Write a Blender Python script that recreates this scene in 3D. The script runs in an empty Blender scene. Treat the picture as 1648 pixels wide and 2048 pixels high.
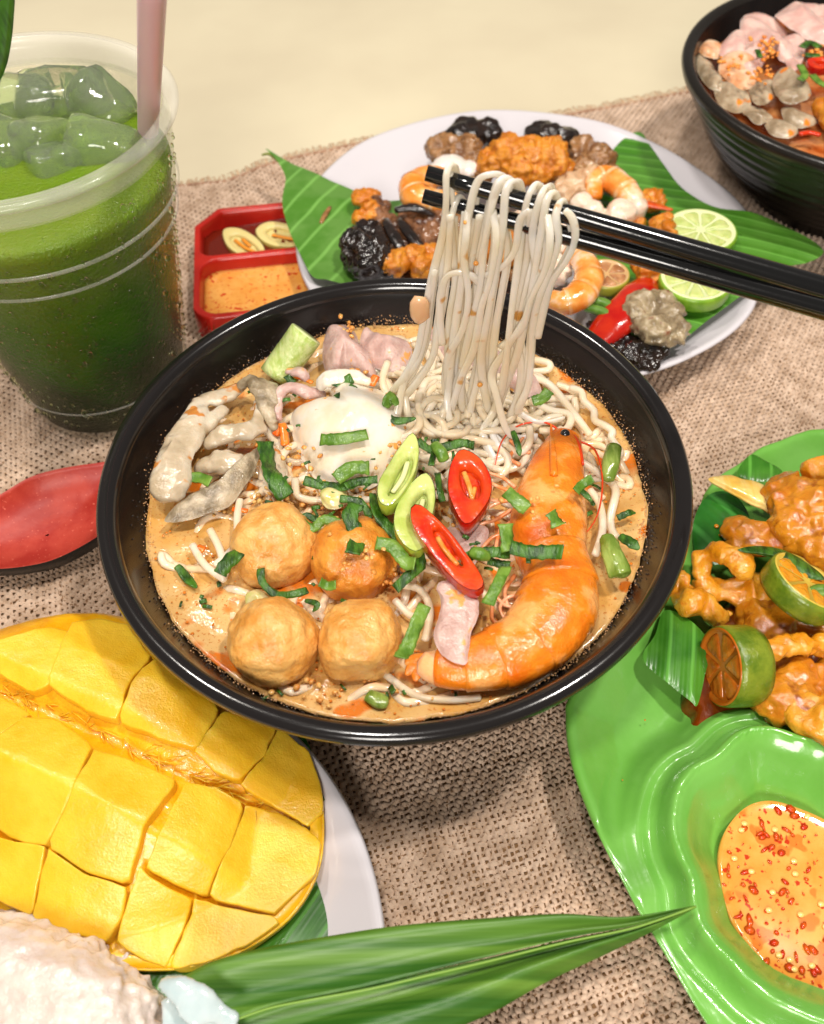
import bpy, math, random
import numpy as np
from mathutils import Matrix, Vector
random.seed(7); RS = np.random.RandomState(7)
sc = bpy.context.scene
COL = sc.collection
S = 0.009                    # one modelling unit is 9 mm
# ------------------------------------------------------------------ camera
CF, PIT, ROLL = 1852.43, 0.91587, -0.04004
CAM = np.array([0.5966, -21.506, 32.735])
IW, IH = 1648, 2048
cp_, sp_ = math.cos(PIT), math.sin(PIT); cr_, sr_ = math.cos(ROLL), math.sin(ROLL)
cam = bpy.data.cameras.new('camera'); camo = bpy.data.objects.new('camera', cam); COL.objects.link(camo)
r_ = Vector((1, 0, 0)); u_ = Vector((0, sp_, cp_)); f_ = Vector((0, cp_, -sp_))
X_ = cr_*r_ + sr_*u_; Y_ = -sr_*r_ + cr_*u_; Z_ = -f_
m = Matrix((X_, Y_, Z_)).transposed().to_4x4(); m.translation = Vector(CAM*S)
camo.matrix_world = m
cam.sensor_fit = 'VERTICAL'; cam.sensor_height = 24; cam.lens = CF/IH*24
cam.clip_start = 0.01; cam.clip_end = 50
cam.dof.use_dof = True; cam.dof.focus_distance = 33.5*S; cam.dof.aperture_fstop = 9.0
sc.camera = camo
# ------------------------------------------------------------------ world and lamps
w = bpy.data.worlds.new('World'); sc.world = w; w.use_nodes = True
bg = w.node_tree.nodes['Background']; bg.inputs[0].default_value = (1.0, 0.93, 0.84, 1); bg.inputs[1].default_value = 0.23
sc.view_settings.view_transform = 'Standard'; sc.view_settings.look = 'None'
sc.view_settings.exposure = -0.28; sc.view_settings.gamma = 1
def lamp(name, loc, target, power, size, color):
    l = bpy.data.lights.new(name, 'AREA'); l.shape = 'DISK'; l.size = size*S; l.energy = power; l.color = color
    o = bpy.data.objects.new(name, l); COL.objects.link(o); o.location = Vector(loc)*S
    o.rotation_euler = (Vector(target)-Vector(loc)).to_track_quat('-Z', 'Y').to_euler()
lamp('ceiling_lamp_right', (56, 6, 150), (0, 0, 0), 15, 12, (1.0, .94, .86))
lamp('ceiling_lamp_back', (-52, 50, 150), (0, 5, 0), 8, 11, (1.0, .93, .84))
lamp('ceiling_lamp_overhead', (-14, -12, 150), (0, 0, 0), 9, 13, (1.0, .95, .88))
lamp('added_front_fill', (-15, -130, 95), (0, 0, 5), 17, 50, (1.0, .94, .86))  # added soft fill from behind the camera, brightens the hanging noodles
try:
    sc.cycles.use_denoising = True
    sc.cycles.max_bounces = 10; sc.cycles.transparent_max_bounces = 24
except Exception: pass
# ------------------------------------------------------------------ projection helpers (a photo point at a height gives a place)
def ray(px, py):
    u, v = px-IW/2, py-IH/2
    u, v = cr_*u+sr_*v, -sr_*u+cr_*v
    return np.array([u/CF, cp_-v/CF*sp_, -sp_-v/CF*cp_])
def P(px, py, z):
    d = ray(px, py); return CAM + d*((z-CAM[2])/d[2])
def PY(px, py, y):
    d = ray(px, py); return CAM + d*((y-CAM[1])/d[1])
def upx(p):                                     # units per photo pixel at a point
    X = np.asarray(p)-CAM; return float(X[1]*cp_-X[2]*sp_)/CF
def Ps(pts, z): return np.array([P(a, b, z) for a, b in pts])
# ------------------------------------------------------------------ noise
def _h(i, j, k, s):
    n = (i*374761393 + j*668265263 + k*2147483647 + s*974711) & 0x7fffffff
    n = (n ^ (n >> 13))*1274126177 & 0x7fffffff
    return ((n ^ (n >> 16)) & 0xffff)/32767.5-1
def vnoise(p, seed=0):
    p = np.asarray(p, float); i = np.floor(p).astype(np.int64); f = p-i; f = f*f*(3-2*f)
    r = 0
    for a in (0, 1):
        for b in (0, 1):
            for c in (0, 1):
                wt = (f[:, 0] if a else 1-f[:, 0])*(f[:, 1] if b else 1-f[:, 1])*(f[:, 2] if c else 1-f[:, 2])
                r = r+wt*_h(i[:, 0]+a, i[:, 1]+b, i[:, 2]+c, seed)
    return r
def fbm(p, sc_=1, o=3, seed=0):
    r = 0; a = 1.0
    for k in range(o): r = r+a*vnoise(np.asarray(p)*sc_*2**k+17.3*k, seed+k); a *= .5
    return r
# ------------------------------------------------------------------ materials
def C(r, g, b): return tuple(((c/255)/12.92 if c/255 <= .04045 else ((c/255+.055)/1.055)**2.4) for c in (r, g, b))+(1,)
MATS = {}
def M(name, c1, c2=None, ns=1.0, rough=.4, bump=0, bs=6, spec=.5, coat=0, sss=0, srad=(1, .5, .3), sscale=.3, trans=0, ior=1.45,
      ramp=(.4, .6), spk=None, stretch=None, bump2=None, c3=None, sheen=0, detail=4):
    if name in MATS: return MATS[name]
    mt = bpy.data.materials.new(name); mt.use_nodes = True; nt = mt.node_tree; N = nt.nodes; L = nt.links
    b = N['Principled BSDF']; b.inputs['Roughness'].default_value = rough
    b.inputs['Specular IOR Level'].default_value = spec; b.inputs['IOR'].default_value = ior
    b.inputs['Coat Weight'].default_value = coat; b.inputs['Coat Roughness'].default_value = .06
    b.inputs['Transmission Weight'].default_value = trans
    b.inputs['Sheen Weight'].default_value = sheen
    if sss:
        b.inputs['Subsurface Weight'].default_value = sss; b.inputs['Subsurface Radius'].default_value = srad
        b.inputs['Subsurface Scale'].default_value = sscale*S
    tc = N.new('ShaderNodeTexCoord'); mp = N.new('ShaderNodeMapping'); L.new(tc.outputs['Object'], mp.inputs[0])
    st = stretch or (1, 1, 1); mp.inputs['Scale'].default_value = tuple(s/S for s in st)
    def noise(scale, det=detail, rg=.55):
        n = N.new('ShaderNodeTexNoise'); n.inputs['Scale'].default_value = scale; n.inputs['Detail'].default_value = det
        n.inputs['Roughness'].default_value = rg; L.new(mp.outputs[0], n.inputs['Vector']); return n
    col = None
    if c2:
        n = noise(ns); rp = N.new('ShaderNodeValToRGB'); L.new(n.outputs[0], rp.inputs[0])
        rp.color_ramp.elements[0].position = ramp[0]; rp.color_ramp.elements[0].color = c1
        rp.color_ramp.elements[1].position = ramp[1]; rp.color_ramp.elements[1].color = c2
        if c3: e = rp.color_ramp.elements.new(min(.99, ramp[1]+.1)); e.color = c3
        col = rp.outputs[0]
    else: b.inputs['Base Color'].default_value = c1
    if spk:
        for (sc3, scl, thr) in (spk if isinstance(spk, list) else [spk]):
            n = noise(scl, 2); rp = N.new('ShaderNodeValToRGB'); L.new(n.outputs[0], rp.inputs[0])
            rp.color_ramp.elements[0].position = thr; rp.color_ramp.elements[0].color = (0, 0, 0, 1)
            rp.color_ramp.elements[1].position = thr+.04; rp.color_ramp.elements[1].color = (1, 1, 1, 1)
            mx = N.new('ShaderNodeMix'); mx.data_type = 'RGBA'; L.new(rp.outputs[0], mx.inputs[0])
            if col: L.new(col, mx.inputs[6])
            else: mx.inputs[6].default_value = c1
            mx.inputs[7].default_value = sc3; col = mx.outputs[2]
    if col: L.new(col, b.inputs['Base Color'])
    if bump:
        n = noise(bs); bp = N.new('ShaderNodeBump'); bp.inputs['Strength'].default_value = 1; bp.inputs['Distance'].default_value = bump*S
        L.new(n.outputs[0], bp.inputs['Height']); last = bp
        if bump2:
            n2 = noise(bump2[1]); b2 = N.new('ShaderNodeBump'); b2.inputs['Distance'].default_value = bump2[0]*S
            L.new(n2.outputs[0], b2.inputs['Height']); L.new(bp.outputs[0], b2.inputs['Normal']); last = b2
        L.new(last.outputs[0], b.inputs['Normal'])
        if coat: L.new(last.outputs[0], b.inputs['Coat Normal'])
    MATS[name] = mt
    return mt
# ------------------------------------------------------------------ objects
ORG = {}
def link_mesh(name, V, F, mat, origin, smooth=True):
    me = bpy.data.meshes.new(name)
    V = (np.asarray(V, float)-np.asarray(origin))*S
    if isinstance(F, np.ndarray):
        k = F.shape[1]; n = len(F)
        me.vertices.add(len(V)); me.vertices.foreach_set('co', V.ravel())
        me.loops.add(n*k); me.loops.foreach_set('vertex_index', F.ravel().astype(np.int32))
        me.polygons.add(n); me.polygons.foreach_set('loop_start', np.arange(0, n*k, k, dtype=np.int32))
        me.update(calc_edges=True)
    else:
        me.from_pydata([tuple(v) for v in V], [], [tuple(int(i) for i in f) for f in F])
    if not isinstance(F, np.ndarray):
        import bmesh
        bm = bmesh.new(); bm.from_mesh(me); bmesh.ops.recalc_face_normals(bm, faces=bm.faces); bm.to_mesh(me); bm.free()
    if smooth: me.polygons.foreach_set('use_smooth', np.ones(len(me.polygons), bool))
    for mm in (mat if isinstance(mat, (list, tuple)) else [mat]): me.materials.append(mm)
    o = bpy.data.objects.new(name, me); COL.objects.link(o)
    return o
def tag(o, label=None, cat=None, group=None, kind=None):
    if label: o['label'] = label
    if cat: o['category'] = cat
    if group: o['group'] = group
    if kind: o['kind'] = kind
    return o
def thing(name, label, cat, loc, group=None):
    o = bpy.data.objects.new(name, None); COL.objects.link(o); o.empty_display_size = .01
    o.location = Vector(loc)*S; ORG[o.name] = np.array(loc, float); return tag(o, label, cat, group)
def part(name, VF, mat, parent, label=None, smooth=True, kind=None):
    o = link_mesh(name, VF[0], VF[1], mat, ORG[parent.name], smooth); o.parent = parent; ORG[o.name] = ORG[parent.name]
    return tag(o, label, kind=kind)
def solo(name, VF, mat, label, cat, group=None, kind=None, smooth=True):
    V = np.asarray(VF[0]); org = np.array([V[:, 0].mean(), V[:, 1].mean(), V[:, 2].min()])
    o = link_mesh(name, V, VF[1], mat, org, smooth); o.location = Vector(org)*S; ORG[o.name] = org
    return tag(o, label, cat, group, kind)
def join(L_):
    V = []; F = []; n = 0
    for v, f in L_:
        V.append(np.asarray(v)); F += [tuple(int(i)+n for i in q) for q in f]; n += len(v)
    return np.concatenate(V), F
# ------------------------------------------------------------------ shapes
def smooth(pts, n=8, closed=False):
    p = np.asarray(pts, float); k = len(p); out = []
    rng = range(k) if closed else range(k-1)
    for i in rng:
        if closed: a, b, c, d = p[(i-1) % k], p[i], p[(i+1) % k], p[(i+2) % k]
        else: a, b, c, d = p[max(i-1, 0)], p[i], p[i+1], p[min(i+2, k-1)]
        for t in np.arange(n)/n:
            out.append(.5*((2*b)+(c-a)*t+(2*a-5*b+4*c-d)*t*t+(3*b-a-3*c+d)*t**3))
    if not closed: out.append(p[-1])
    return np.array(out)
def resample(p, n, closed=False):
    p = np.asarray(p, float)
    if closed: p = np.vstack([p, p[:1]])
    d = np.r_[0, np.cumsum(np.linalg.norm(np.diff(p[:, :3], axis=0), axis=1))]
    t = np.linspace(0, d[-1], n, endpoint=not closed)
    return np.stack([np.interp(t, d, p[:, k]) for k in range(p.shape[1])], 1)
def lathe(prof, cx, cy, z0=0, n=96, sx=1, closed=False):
    prof = np.array(prof, float); a = np.arange(n)*2*np.pi/n; V = []; F = []
    for r, z in prof: V.append(np.stack([cx+r*np.cos(a)*sx, cy+r*np.sin(a), np.full(n, z0+z)], 1))
    V = np.concatenate(V); k = len(prof)
    for i in range(k-1 if not closed else k):
        i2 = (i+1) % k
        for j in range(n): F.append((i*n+j, i*n+(j+1) % n, i2*n+(j+1) % n, i2*n+j))
    return V, F
def sweep(pts, W, Hh=None, n=8, up=(0, 0, 1), cap=True, ck=.5, noise=0, ns=2, seed=0, twist=0):
    p = np.asarray(pts, float); k = len(p); W = np.broadcast_to(W, (k,)).astype(float)
    Hh = W if Hh is None else np.broadcast_to(Hh, (k,)).astype(float)
    t = np.gradient(p, axis=0); t /= np.linalg.norm(t, axis=1)[:, None]+1e-9
    up = np.asarray(up, float)
    if up.ndim == 1: up = np.tile(up, (k, 1))
    s = np.cross(t, up); s /= np.linalg.norm(s, axis=1)[:, None]+1e-6
    nn = np.cross(s, t)
    if twist:
        a = np.linspace(0, twist, k)[:, None]; s, nn = s*np.cos(a)+nn*np.sin(a), -s*np.sin(a)+nn*np.cos(a)
    a = np.arange(n)*2*np.pi/n
    V = p[:, None]+s[:, None]*(np.cos(a)[None, :, None]*W[:, None, None])+nn[:, None]*(np.sin(a)[None, :, None]*Hh[:, None, None])
    V = V.reshape(-1, 3); F = []
    for i in range(k-1):
        for j in range(n): F.append((i*n+j, i*n+(j+1) % n, (i+1)*n+(j+1) % n, (i+1)*n+j))
    if cap:
        V = np.vstack([V, p[:1]-t[:1]*min(W[0], Hh[0])*ck, p[-1:]+t[-1:]*min(W[-1], Hh[-1])*ck]); c0 = k*n
        for j in range(n):
            F.append((c0, (j+1) % n, j)); F.append((c0+1, (k-1)*n+j, (k-1)*n+(j+1) % n))
    if noise:
        c = np.repeat(p, n, 0); d = V[:k*n]-c; V[:k*n] = c+d*(1+noise*fbm(V[:k*n], ns, 2, seed)[:, None])
    return V, F
def strip_box(pts, w, th, up=(0, 0, 1)):        # a flat strip with sharp long edges
    p = np.asarray(pts, float); k = len(p); w = np.broadcast_to(w, (k,))
    t = np.gradient(p, axis=0); t /= np.linalg.norm(t, axis=1)[:, None]+1e-9
    up = np.asarray(up, float); up = np.tile(up, (k, 1)) if up.ndim == 1 else up
    s = np.cross(t, up); s /= np.linalg.norm(s, axis=1)[:, None]+1e-6; nn = np.cross(s, t)
    prof = [(-1, .3), (-.5, .55), (0, .35), (.5, .55), (1, .3), (1, -.3), (.5, -.2), (0, -.45), (-.5, -.2), (-1, -.3)]
    n = len(prof); V = []
    for i in range(k):
        for a, b in prof: V.append(p[i]+s[i]*a*w[i]+nn[i]*b*th*2)
    F = [(i*n+j, i*n+(j+1) % n, (i+1)*n+(j+1) % n, (i+1)*n+j) for i in range(k-1) for j in range(n)]
    F.append(tuple(range(n))[::-1]); F.append(tuple((k-1)*n+j for j in range(n)))
    return np.array(V), F
def dome(outline, zt, zb, rings=10, edge=0.0):  # closed body over a world outline: zt(x,y,r), zb(x,y,r)
    o = np.asarray(outline, float)[:, :2]; n = len(o); c = o.mean(0); V = []; F = []
    rr = [i/rings for i in range(rings+1)]
    for fz in (zt, zb):
        for i, r in enumerate(rr[1:]):
            q = c+(o-c)*r; V.append(np.stack([q[:, 0], q[:, 1], fz(q[:, 0], q[:, 1], np.full(n, r))], 1))
        V.append(np.array([[c[0], c[1], float(fz(c[:1], c[1:2], np.zeros(1))[0])]]))
    V = np.concatenate(V); B = rings*n+1
    for h in (0, 1):
        o0 = h*B
        for i in range(rings-1):
            for j in range(n):
                q = (o0+i*n+j, o0+i*n+(j+1) % n, o0+(i+1)*n+(j+1) % n, o0+(i+1)*n+j); F.append(q if h == 0 else q[::-1])
        for j in range(n):
            q = (o0+rings*n, o0+(j+1) % n, o0+j); F.append(q if h == 0 else q[::-1])
    a = (rings-1)*n
    for j in range(n): F.append((a+j, B+a+j, B+a+(j+1) % n, a+(j+1) % n))
    return V, F
def pillow(pxs, z0, H, Hb=.2, rings=10, q=.5, pw=2.2, nz=(), seg=5, zref=None, raw=False):
    zr = z0+H*.35 if zref is None else zref
    w_ = smooth(Ps(pxs, zr)[:, :2], seg, True)
    def zt(x, y, r): return z0+H*np.clip(1-r**pw, 0, 1)**q
    def zb(x, y, r): return z0-Hb*np.clip(1-r**pw, 0, 1)**q
    V, F = dome(w_, zt, zb, rings)
    for (s, a, sd) in nz:
        V = V+np.stack([fbm(V, s, 2, sd), fbm(V+9, s, 2, sd+5), fbm(V+31, s, 2, sd+9)], 1)*a*np.array([.6, .6, 1])
    return V, F
def sheet(pxs, zf, th=.12, rings=10, seg=5, zref=None, worldpts=None):
    w_ = smooth((Ps(pxs, zref)[:, :2] if worldpts is None else np.asarray(worldpts)), seg, True)
    return dome(w_, lambda x, y, r: zf(x, y, r)+th*.5*np.clip(1-r**8, 0, 1)**.5, lambda x, y, r: zf(x, y, r)-th*.5*np.clip(1-r**8, 0, 1)**.5, rings)
_ICO = {}
def ico(lv):
    if lv not in _ICO:
        import bmesh
        bm = bmesh.new(); bmesh.ops.create_icosphere(bm, subdivisions=lv, radius=1)
        _ICO[lv] = (np.array([v.co[:] for v in bm.verts]), [tuple(v.index for v in f.verts) for f in bm.faces]); bm.free()
    return _ICO[lv]
def rotz(a): c, s = math.cos(a), math.sin(a); return np.array([[c, -s, 0], [s, c, 0], [0, 0, 1]])
def roty(a): c, s = math.cos(a), math.sin(a); return np.array([[c, 0, s], [0, 1, 0], [-s, 0, c]])
def rotx(a): c, s = math.cos(a), math.sin(a); return np.array([[1, 0, 0], [0, c, -s], [0, s, c]])
def ball(c, r, lv=3, rot=None, nz=()):
    V, F = ico(lv); r = np.broadcast_to(r, (3,)); V = V*r
    for (s, a, sd) in nz: V = V*(1+a*fbm(V+c, s, 3, sd)[:, None])
    if rot is not None: V = V@rot.T
    return V+np.asarray(c), F
def remesh(VFs, vox=.1, it=2, nz=()):           # melt several bodies into one skin
    V, F = join(VFs)
    me = bpy.data.meshes.new('t'); me.from_pydata([tuple(v) for v in V], [], F); o = bpy.data.objects.new('t', me); COL.objects.link(o)
    md = o.modifiers.new('r', 'REMESH'); md.mode = 'VOXEL'; md.voxel_size = vox
    if it: ms = o.modifiers.new('s', 'SMOOTH'); ms.iterations = it; ms.factor = .7
    ev = o.evaluated_get(bpy.context.evaluated_depsgraph_get()); m2 = ev.to_mesh()
    n = len(m2.vertices); co = np.empty(n*3); m2.vertices.foreach_get('co', co); co = co.reshape(-1, 3)
    no = np.empty(n*3); m2.vertices.foreach_get('normal', no); no = no.reshape(-1, 3)
    F2 = [tuple(p.vertices) for p in m2.polygons]; ev.to_mesh_clear(); bpy.data.objects.remove(o); bpy.data.meshes.remove(me)
    for q in nz:
        s, a, sd = q[:3]; h = fbm(co, s, 3, sd)
        if len(q) > 3: h = 1-2.2*np.abs(h)
        co = co+no*(a*h)[:, None]
    return co, F2
def crumple(outl, z, amp, fq, sd, th=.13, hgt=.5, ang=0.0, seg=5):   # a thin slice lying in folds
    c, s = math.cos(ang), math.sin(ang)
    def zf(x, y, r):
        u, v = x*c+y*s, -x*s+y*c
        p = np.stack([u*fq, v*fq*.35, x*0], 1)
        return z+hgt*(1-r**2)+amp*(1-2*np.abs(fbm(p, 1, 2, sd)))*(1-.5*r**6)+.25*amp*fbm(np.stack([x, y, x*0], 1), fq*2.2, 2, sd+4)
    v, f = sheet(outl, zf, th, 26, seg, z+hgt*.5)
    return v+.06*np.stack([fbm(v, 1.1, 2, sd), fbm(v+7, 1.1, 2, sd), v[:, 0]*0], 1), f
def PB(px, py, z, rpx, flat=.8, **k):           # ball given by photo place, height and pixel radius
    c = P(px, py, z); r = rpx*upx(c); return ball(c, (r, r, r*flat), **k)
def pxsweep(pts, z, wpx, hf=1.0, n=10, seg=4, **k):   # pts (px,py[,dz]); width in px
    q = np.array([list(P(p[0], p[1], z+(p[2] if len(p) > 2 else 0))) for p in pts])
    w_ = np.array([ww*upx(a) for ww, a in zip(np.broadcast_to(wpx, (len(pts),)), q)])
    s = smooth(np.c_[q, w_], seg); return sweep(s[:, :3], s[:, 3], s[:, 3]*hf, n=n, **k)
# ================================================================== THE SETTING
tb = np.array([[-90, -60, -.35], [110, -60, -.35], [110, 140, -.35], [-90, 140, -.35], [-90, -60, -3], [110, -60, -3], [110, 140, -3], [-90, 140, -3]], float)
TBM = M('table_cream', C(210, 198, 170), C(218, 207, 178), ns=.05, rough=.32, spec=.4, bump=.004, bs=.6)
tag(link_mesh('table', tb, [(0, 1, 2, 3), (4, 7, 6, 5), (0, 4, 5, 1), (1, 5, 6, 2), (2, 6, 7, 3), (3, 7, 4, 0)], TBM, (0, 0, 0), False), kind='structure')
# burlap runner: woven yarns (geometry), a darker backing cloth, seam line and fringe
TH = math.radians(14); cT, sT = math.cos(TH), math.sin(TH)
def uv2w(U, V): return U*cT-V*sT, U*sT+V*cT
_ex = np.array([[-40, 27], [-28, 28.2], [-20, 29.6], [-13.91, 30.4], [-10.21, 30.8], [-8.15, 32.3], [-5.64, 33.3], [-1.79, 34.5], [4, 35.6], [10.13, 36.5], [14.25, 37.5], [19.58, 39.0], [30, 41.5], [45, 45]], float)
_eu = _ex[:, 0]*cT+_ex[:, 1]*sT; _ev = -_ex[:, 0]*sT+_ex[:, 1]*cT
def edge_v(U): return np.interp(U, _eu, _ev)
PITCH = .236
BUR = M('burlap_yarn', C(174, 146, 122), C(214, 188, 166), ns=1.3, rough=.85, bump=.05, bs=9, spec=.15, sheen=.3, stretch=(1, 1, 1), ramp=(.3, .7), spk=((*C(140, 108, 80)[:3], 1), 5.5, .62))
BURD = M('burlap_shadow_cloth', C(104, 78, 54), C(132, 102, 72), ns=2, rough=.95, spec=.05)
root = thing('burlap_runner', 'coarse woven light brown burlap runner with a frayed back edge under all the dishes', 'table runner', (5, 10, 0))
def cull(x, y):
    k = np.hypot(x, y) < 5.6
    k |= np.hypot(x+11.8, y+15.3) < 8.4
    k |= np.hypot((x-7.4), (y-20.8)) < 8.5
    k |= np.hypot(x-26.6, y-26.4) < 4.4
    return k
def weave(axis):
    if axis == 0: L0, L1, K0, K1 = -28.0, 44.0, -22.0, 38.0       # yarns along U, stacked in V
    else: L0, L1, K0, K1 = -22.0, 38.0, -28.0, 44.0
    st = PITCH/3; nl = int((L1-L0)/st); nk = int((K1-K0)/PITCH)
    l = L0+np.arange(nl+1)*st; k = np.arange(nk)
    Lg, Kg = np.meshgrid(l, k, indexing='ij')
    lane = K0+Kg*PITCH
    fl = np.stack([Lg.ravel()*.22, lane.ravel()*.22, np.full(Lg.size, axis*7.)], 1)
    jit = (vnoise(fl, 3)*.10+vnoise(fl*4.5, 5)*.045).reshape(Lg.shape)
    own = RS.uniform(-1, 1, nk)[Kg]*.022
    wd = (PITCH*.375*(1+.22*RS.uniform(-1, 1, nk)[Kg]+.25*vnoise(fl*9, 11).reshape(Lg.shape)))
    ph = np.sin(np.pi*(Lg-L0)/PITCH+np.pi*Kg+(0 if axis == 0 else np.pi))
    z = .07*np.tanh(2*ph)/np.tanh(2)+.10+.02*vnoise(fl*3, 21).reshape(Lg.shape)+.06*vnoise(fl*.5, 25).reshape(Lg.shape)*0
    ce = lane+jit+own
    Vs = []
    for a, dz in ((-1, -.08), (0, .055), (1, -.08)):
        U, V = (Lg, ce+a*wd) if axis == 0 else (ce+a*wd, Lg)
        x, y = uv2w(U, V); Vs.append(np.stack([x, y, z+dz], 2))
    Vt = np.stack(Vs, 2); n0, n1 = Lg.shape
    idx = np.arange(n0*n1*3).reshape(n0, n1, 3)
    F = np.stack([idx[:-1, :, :-1], idx[:-1, :, 1:], idx[1:, :, 1:], idx[1:, :, :-1]], -1)
    if axis == 0: F = F[..., ::-1]
    cx = Vt[:-1, :, 1, 0]; cy = Vt[:-1, :, 1, 1]
    U = cx*cT+cy*sT; V = -cx*sT+cy*cT
    keep = (V < edge_v(U)-.9) & ~cull(cx, cy)
    keep &= (cy > -19.5) & (np.abs(cx-2) < 18+(cy+20)*.33)
    F = F[np.repeat(keep[..., None], 2, 2)]
    Vt = Vt.reshape(-1, 3); us, inv = np.unique(F, return_inverse=True)
    return Vt[us], inv.reshape(F.shape)
for ax in (0, 1):
    v, f = weave(ax); part('weft_yarns' if ax == 0 else 'warp_yarns', (v, f), BUR, root, kind='stuff')
gu = np.linspace(-36, 52, 90); ge = edge_v(gu)-.7
V = []; 
for (vv) in (np.full(90, -45.), ge):
    x, y = uv2w(gu, vv); V += [np.stack([x, y, np.full(90, .0)], 1)]
for (vv) in (np.full(90, -45.), ge):
    x, y = uv2w(gu, vv); V += [np.stack([x, y, np.full(90, -.3)], 1)]
V = np.concatenate(V); F = [(i, i+1, 91+i, 90+i) for i in range(89)]+[(90+i, 91+i, 271+i, 270+i) for i in range(89)]+[(181+i, 180+i, 270+i, 271+i) for i in range(89)]
part('backing_cloth', (V, F), BURD, root)
# frayed edge: seam roll and loose ends
su = np.linspace(-30, 44, 240); x, y = uv2w(su, edge_v(su)-1.0)
part('seam', sweep(np.stack([x, y, .13+.03*vnoise(np.stack([su*2, su*0, su*0], 1), 4)], 1), .1, .07, n=6), M('seam_thread', C(170, 130, 105), C(150, 112, 88), ns=2, rough=.9), root)
fr = []
for i in range(620):
    u0 = -28+i*.115+random.uniform(-.04, .04); v0 = float(edge_v(u0))
    l = random.uniform(.45, .95); x0, y0 = uv2w(u0, v0-1.1); x1, y1 = uv2w(u0+random.uniform(-.15, .15), v0-1.1+l+.1); x2, y2 = uv2w(u0+random.uniform(-.25, .25), v0-1.0+l+.25)
    fr.append(sweep([(x0, y0, .1), (x1, y1, .05+random.uniform(-.1, .05)), (x2, y2, -.2)], [.05, .045, .015], [.04, .03, .015], n=4))
part('fringe', join(fr), M('fringe_fibre', C(214, 184, 150), C(196, 160, 128), ns=3, rough=.9), root, kind='stuff')
# loose hairs standing off the weave
fb = []
for i in range(2600):
    y0 = random.uniform(-17, 16)**1; x0 = random.uniform(-16, 20)
    if cull(x0, y0): continue
    a = random.uniform(0, 6.3); l = random.uniform(.15, .5); b = a+random.uniform(-1, 1)
    p0 = np.array([x0, y0, .13]); p1 = p0+[l*.5*math.cos(a), l*.5*math.sin(a), random.uniform(.03, .12)]; p2 = p1+[l*.5*math.cos(b), l*.5*math.sin(b), -random.uniform(0, .05)]
    fb.append(sweep([p0, p1, p2], [.011, .011, .005], n=3, cap=False))
part('loose_fibres', join(fb), M('fringe_fibre', None), root, kind='stuff')
# ================================================================== BLACK BOWLS
BLK = M('black_melamine', C(24, 21, 21), rough=.16, spec=.5, coat=.35, bump=.004, bs=.8)
BLKI = M('black_melamine_inside', C(15, 12, 12), C(20, 16, 15), ns=.7, rough=.25, spec=.35, coat=.1, bump=.004, bs=2)
bowl = thing('noodle_bowl', 'large glossy black bowl of orange noodle soup in the middle of the table', 'bowl', (0, 0, 0))
outer = [(0, .5), (4.0, .5), (4.15, .1), (4.5, .1), (4.7, .9), (5.4, 1.2), (7.0, 2.2), (8.4, 3.8), (9.5, 5.7), (10.05, 6.9), (10.2, 7.0), (10.42, 7.1), (10.52, 7.3), (10.48, 7.5), (10.35, 7.6), (10.15, 7.62), (9.98, 7.55), (9.86, 7.4), (9.8, 7.2)]
inner = [(9.8, 7.2), (9.72, 7.05), (9.55, 6.6), (9.2, 5.9), (8.4, 4.4), (7, 2.9), (5, 1.9), (2, 1.5), (0, 1.45)]
part('bowl_body', lathe(outer, 0, 0, n=160), BLK, bowl)
part('bowl_inside', lathe(inner, 0, 0, n=160), BLKI, bowl)
b2c = (26.62, 26.39)
bowl2 = thing('ribbed_bowl', 'black bowl with ribbed outside at the far right corner, filled with pork and mushrooms', 'bowl', (b2c[0], b2c[1], 0))
rib = [(0, .5), (4.6, .5), (4.8, 0), (5.1, 0), (5.2, .9)]
for i in range(9):
    t = i/8; z = 1.1+5.2*t; r = 5.6+4.4*t**.62; rib += [(r, z), (r+.12, z+.28), (r+.13, z+.42)]
rib += [(10.2, 6.75), (10.42, 6.9), (10.52, 7.2), (10.45, 7.45), (10.25, 7.55), (10.0, 7.5), (9.85, 7.3)]
part('bowl_body', lathe(rib, *b2c, n=128), M('black_ribbed', C(26, 22, 18), rough=.28, spec=.5, coat=.15, bump=.01, bs=2), bowl2)
part('bowl_inside', lathe([(9.85, 7.3), (9.6, 6.6), (8.8, 5), (6, 2.5), (0, 2)], *b2c, n=96), BLKI, bowl2)
# ================================================================== WHITE PLATES
WHT = M('white_melamine', C(206, 201, 206), rough=.18, spec=.5, coat=.3, bump=.003, bs=.6)
pl = thing('oval_plate', 'white oval plate of mixed seafood and mushrooms behind the noodle bowl', 'plate', (7.4, 20.8, 0))
_po = np.array([(-3.68, 27), (-.44, 30.8), (5.8, 33.0), (12.1, 31.6), (15.6, 28.8), (17.9, 25.5), (19.3, 22.3), (19.5, 19.2), (18.4, 14.9), (17, 12.6), (14.6, 10.7), (11.5, 9.3), (7, 8.5), (2, 9.6), (-2, 12.5), (-4.6, 17.5), (-5, 22.5)])
po = smooth(_po, 8, True); pc = po.mean(0)
def ringbody(o, prof, c):
    n = len(o); V = []; F = []
    for r, z in prof: q = c+(o-c)*r; V.append(np.c_[q, np.full(n, z)])
    for i in range(len(prof)-1):
        for j in range(n): F.append((i*n+j, i*n+(j+1) % n, (i+1)*n+(j+1) % n, (i+1)*n+j))
    return np.concatenate(V), F
PPROF = [(0, .2), (.55, .2), (.57, .0), (.6, .0), (.62, .35), (.8, .95), (.95, 1.85), (.99, 2.15), (1.0, 2.28), (.99, 2.36), (.975, 2.34), (.96, 2.24), (.9, 1.8), (.8, 1.25), (.72, .95), (.62, .8), (.3, .72), (0, .7)]
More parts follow.
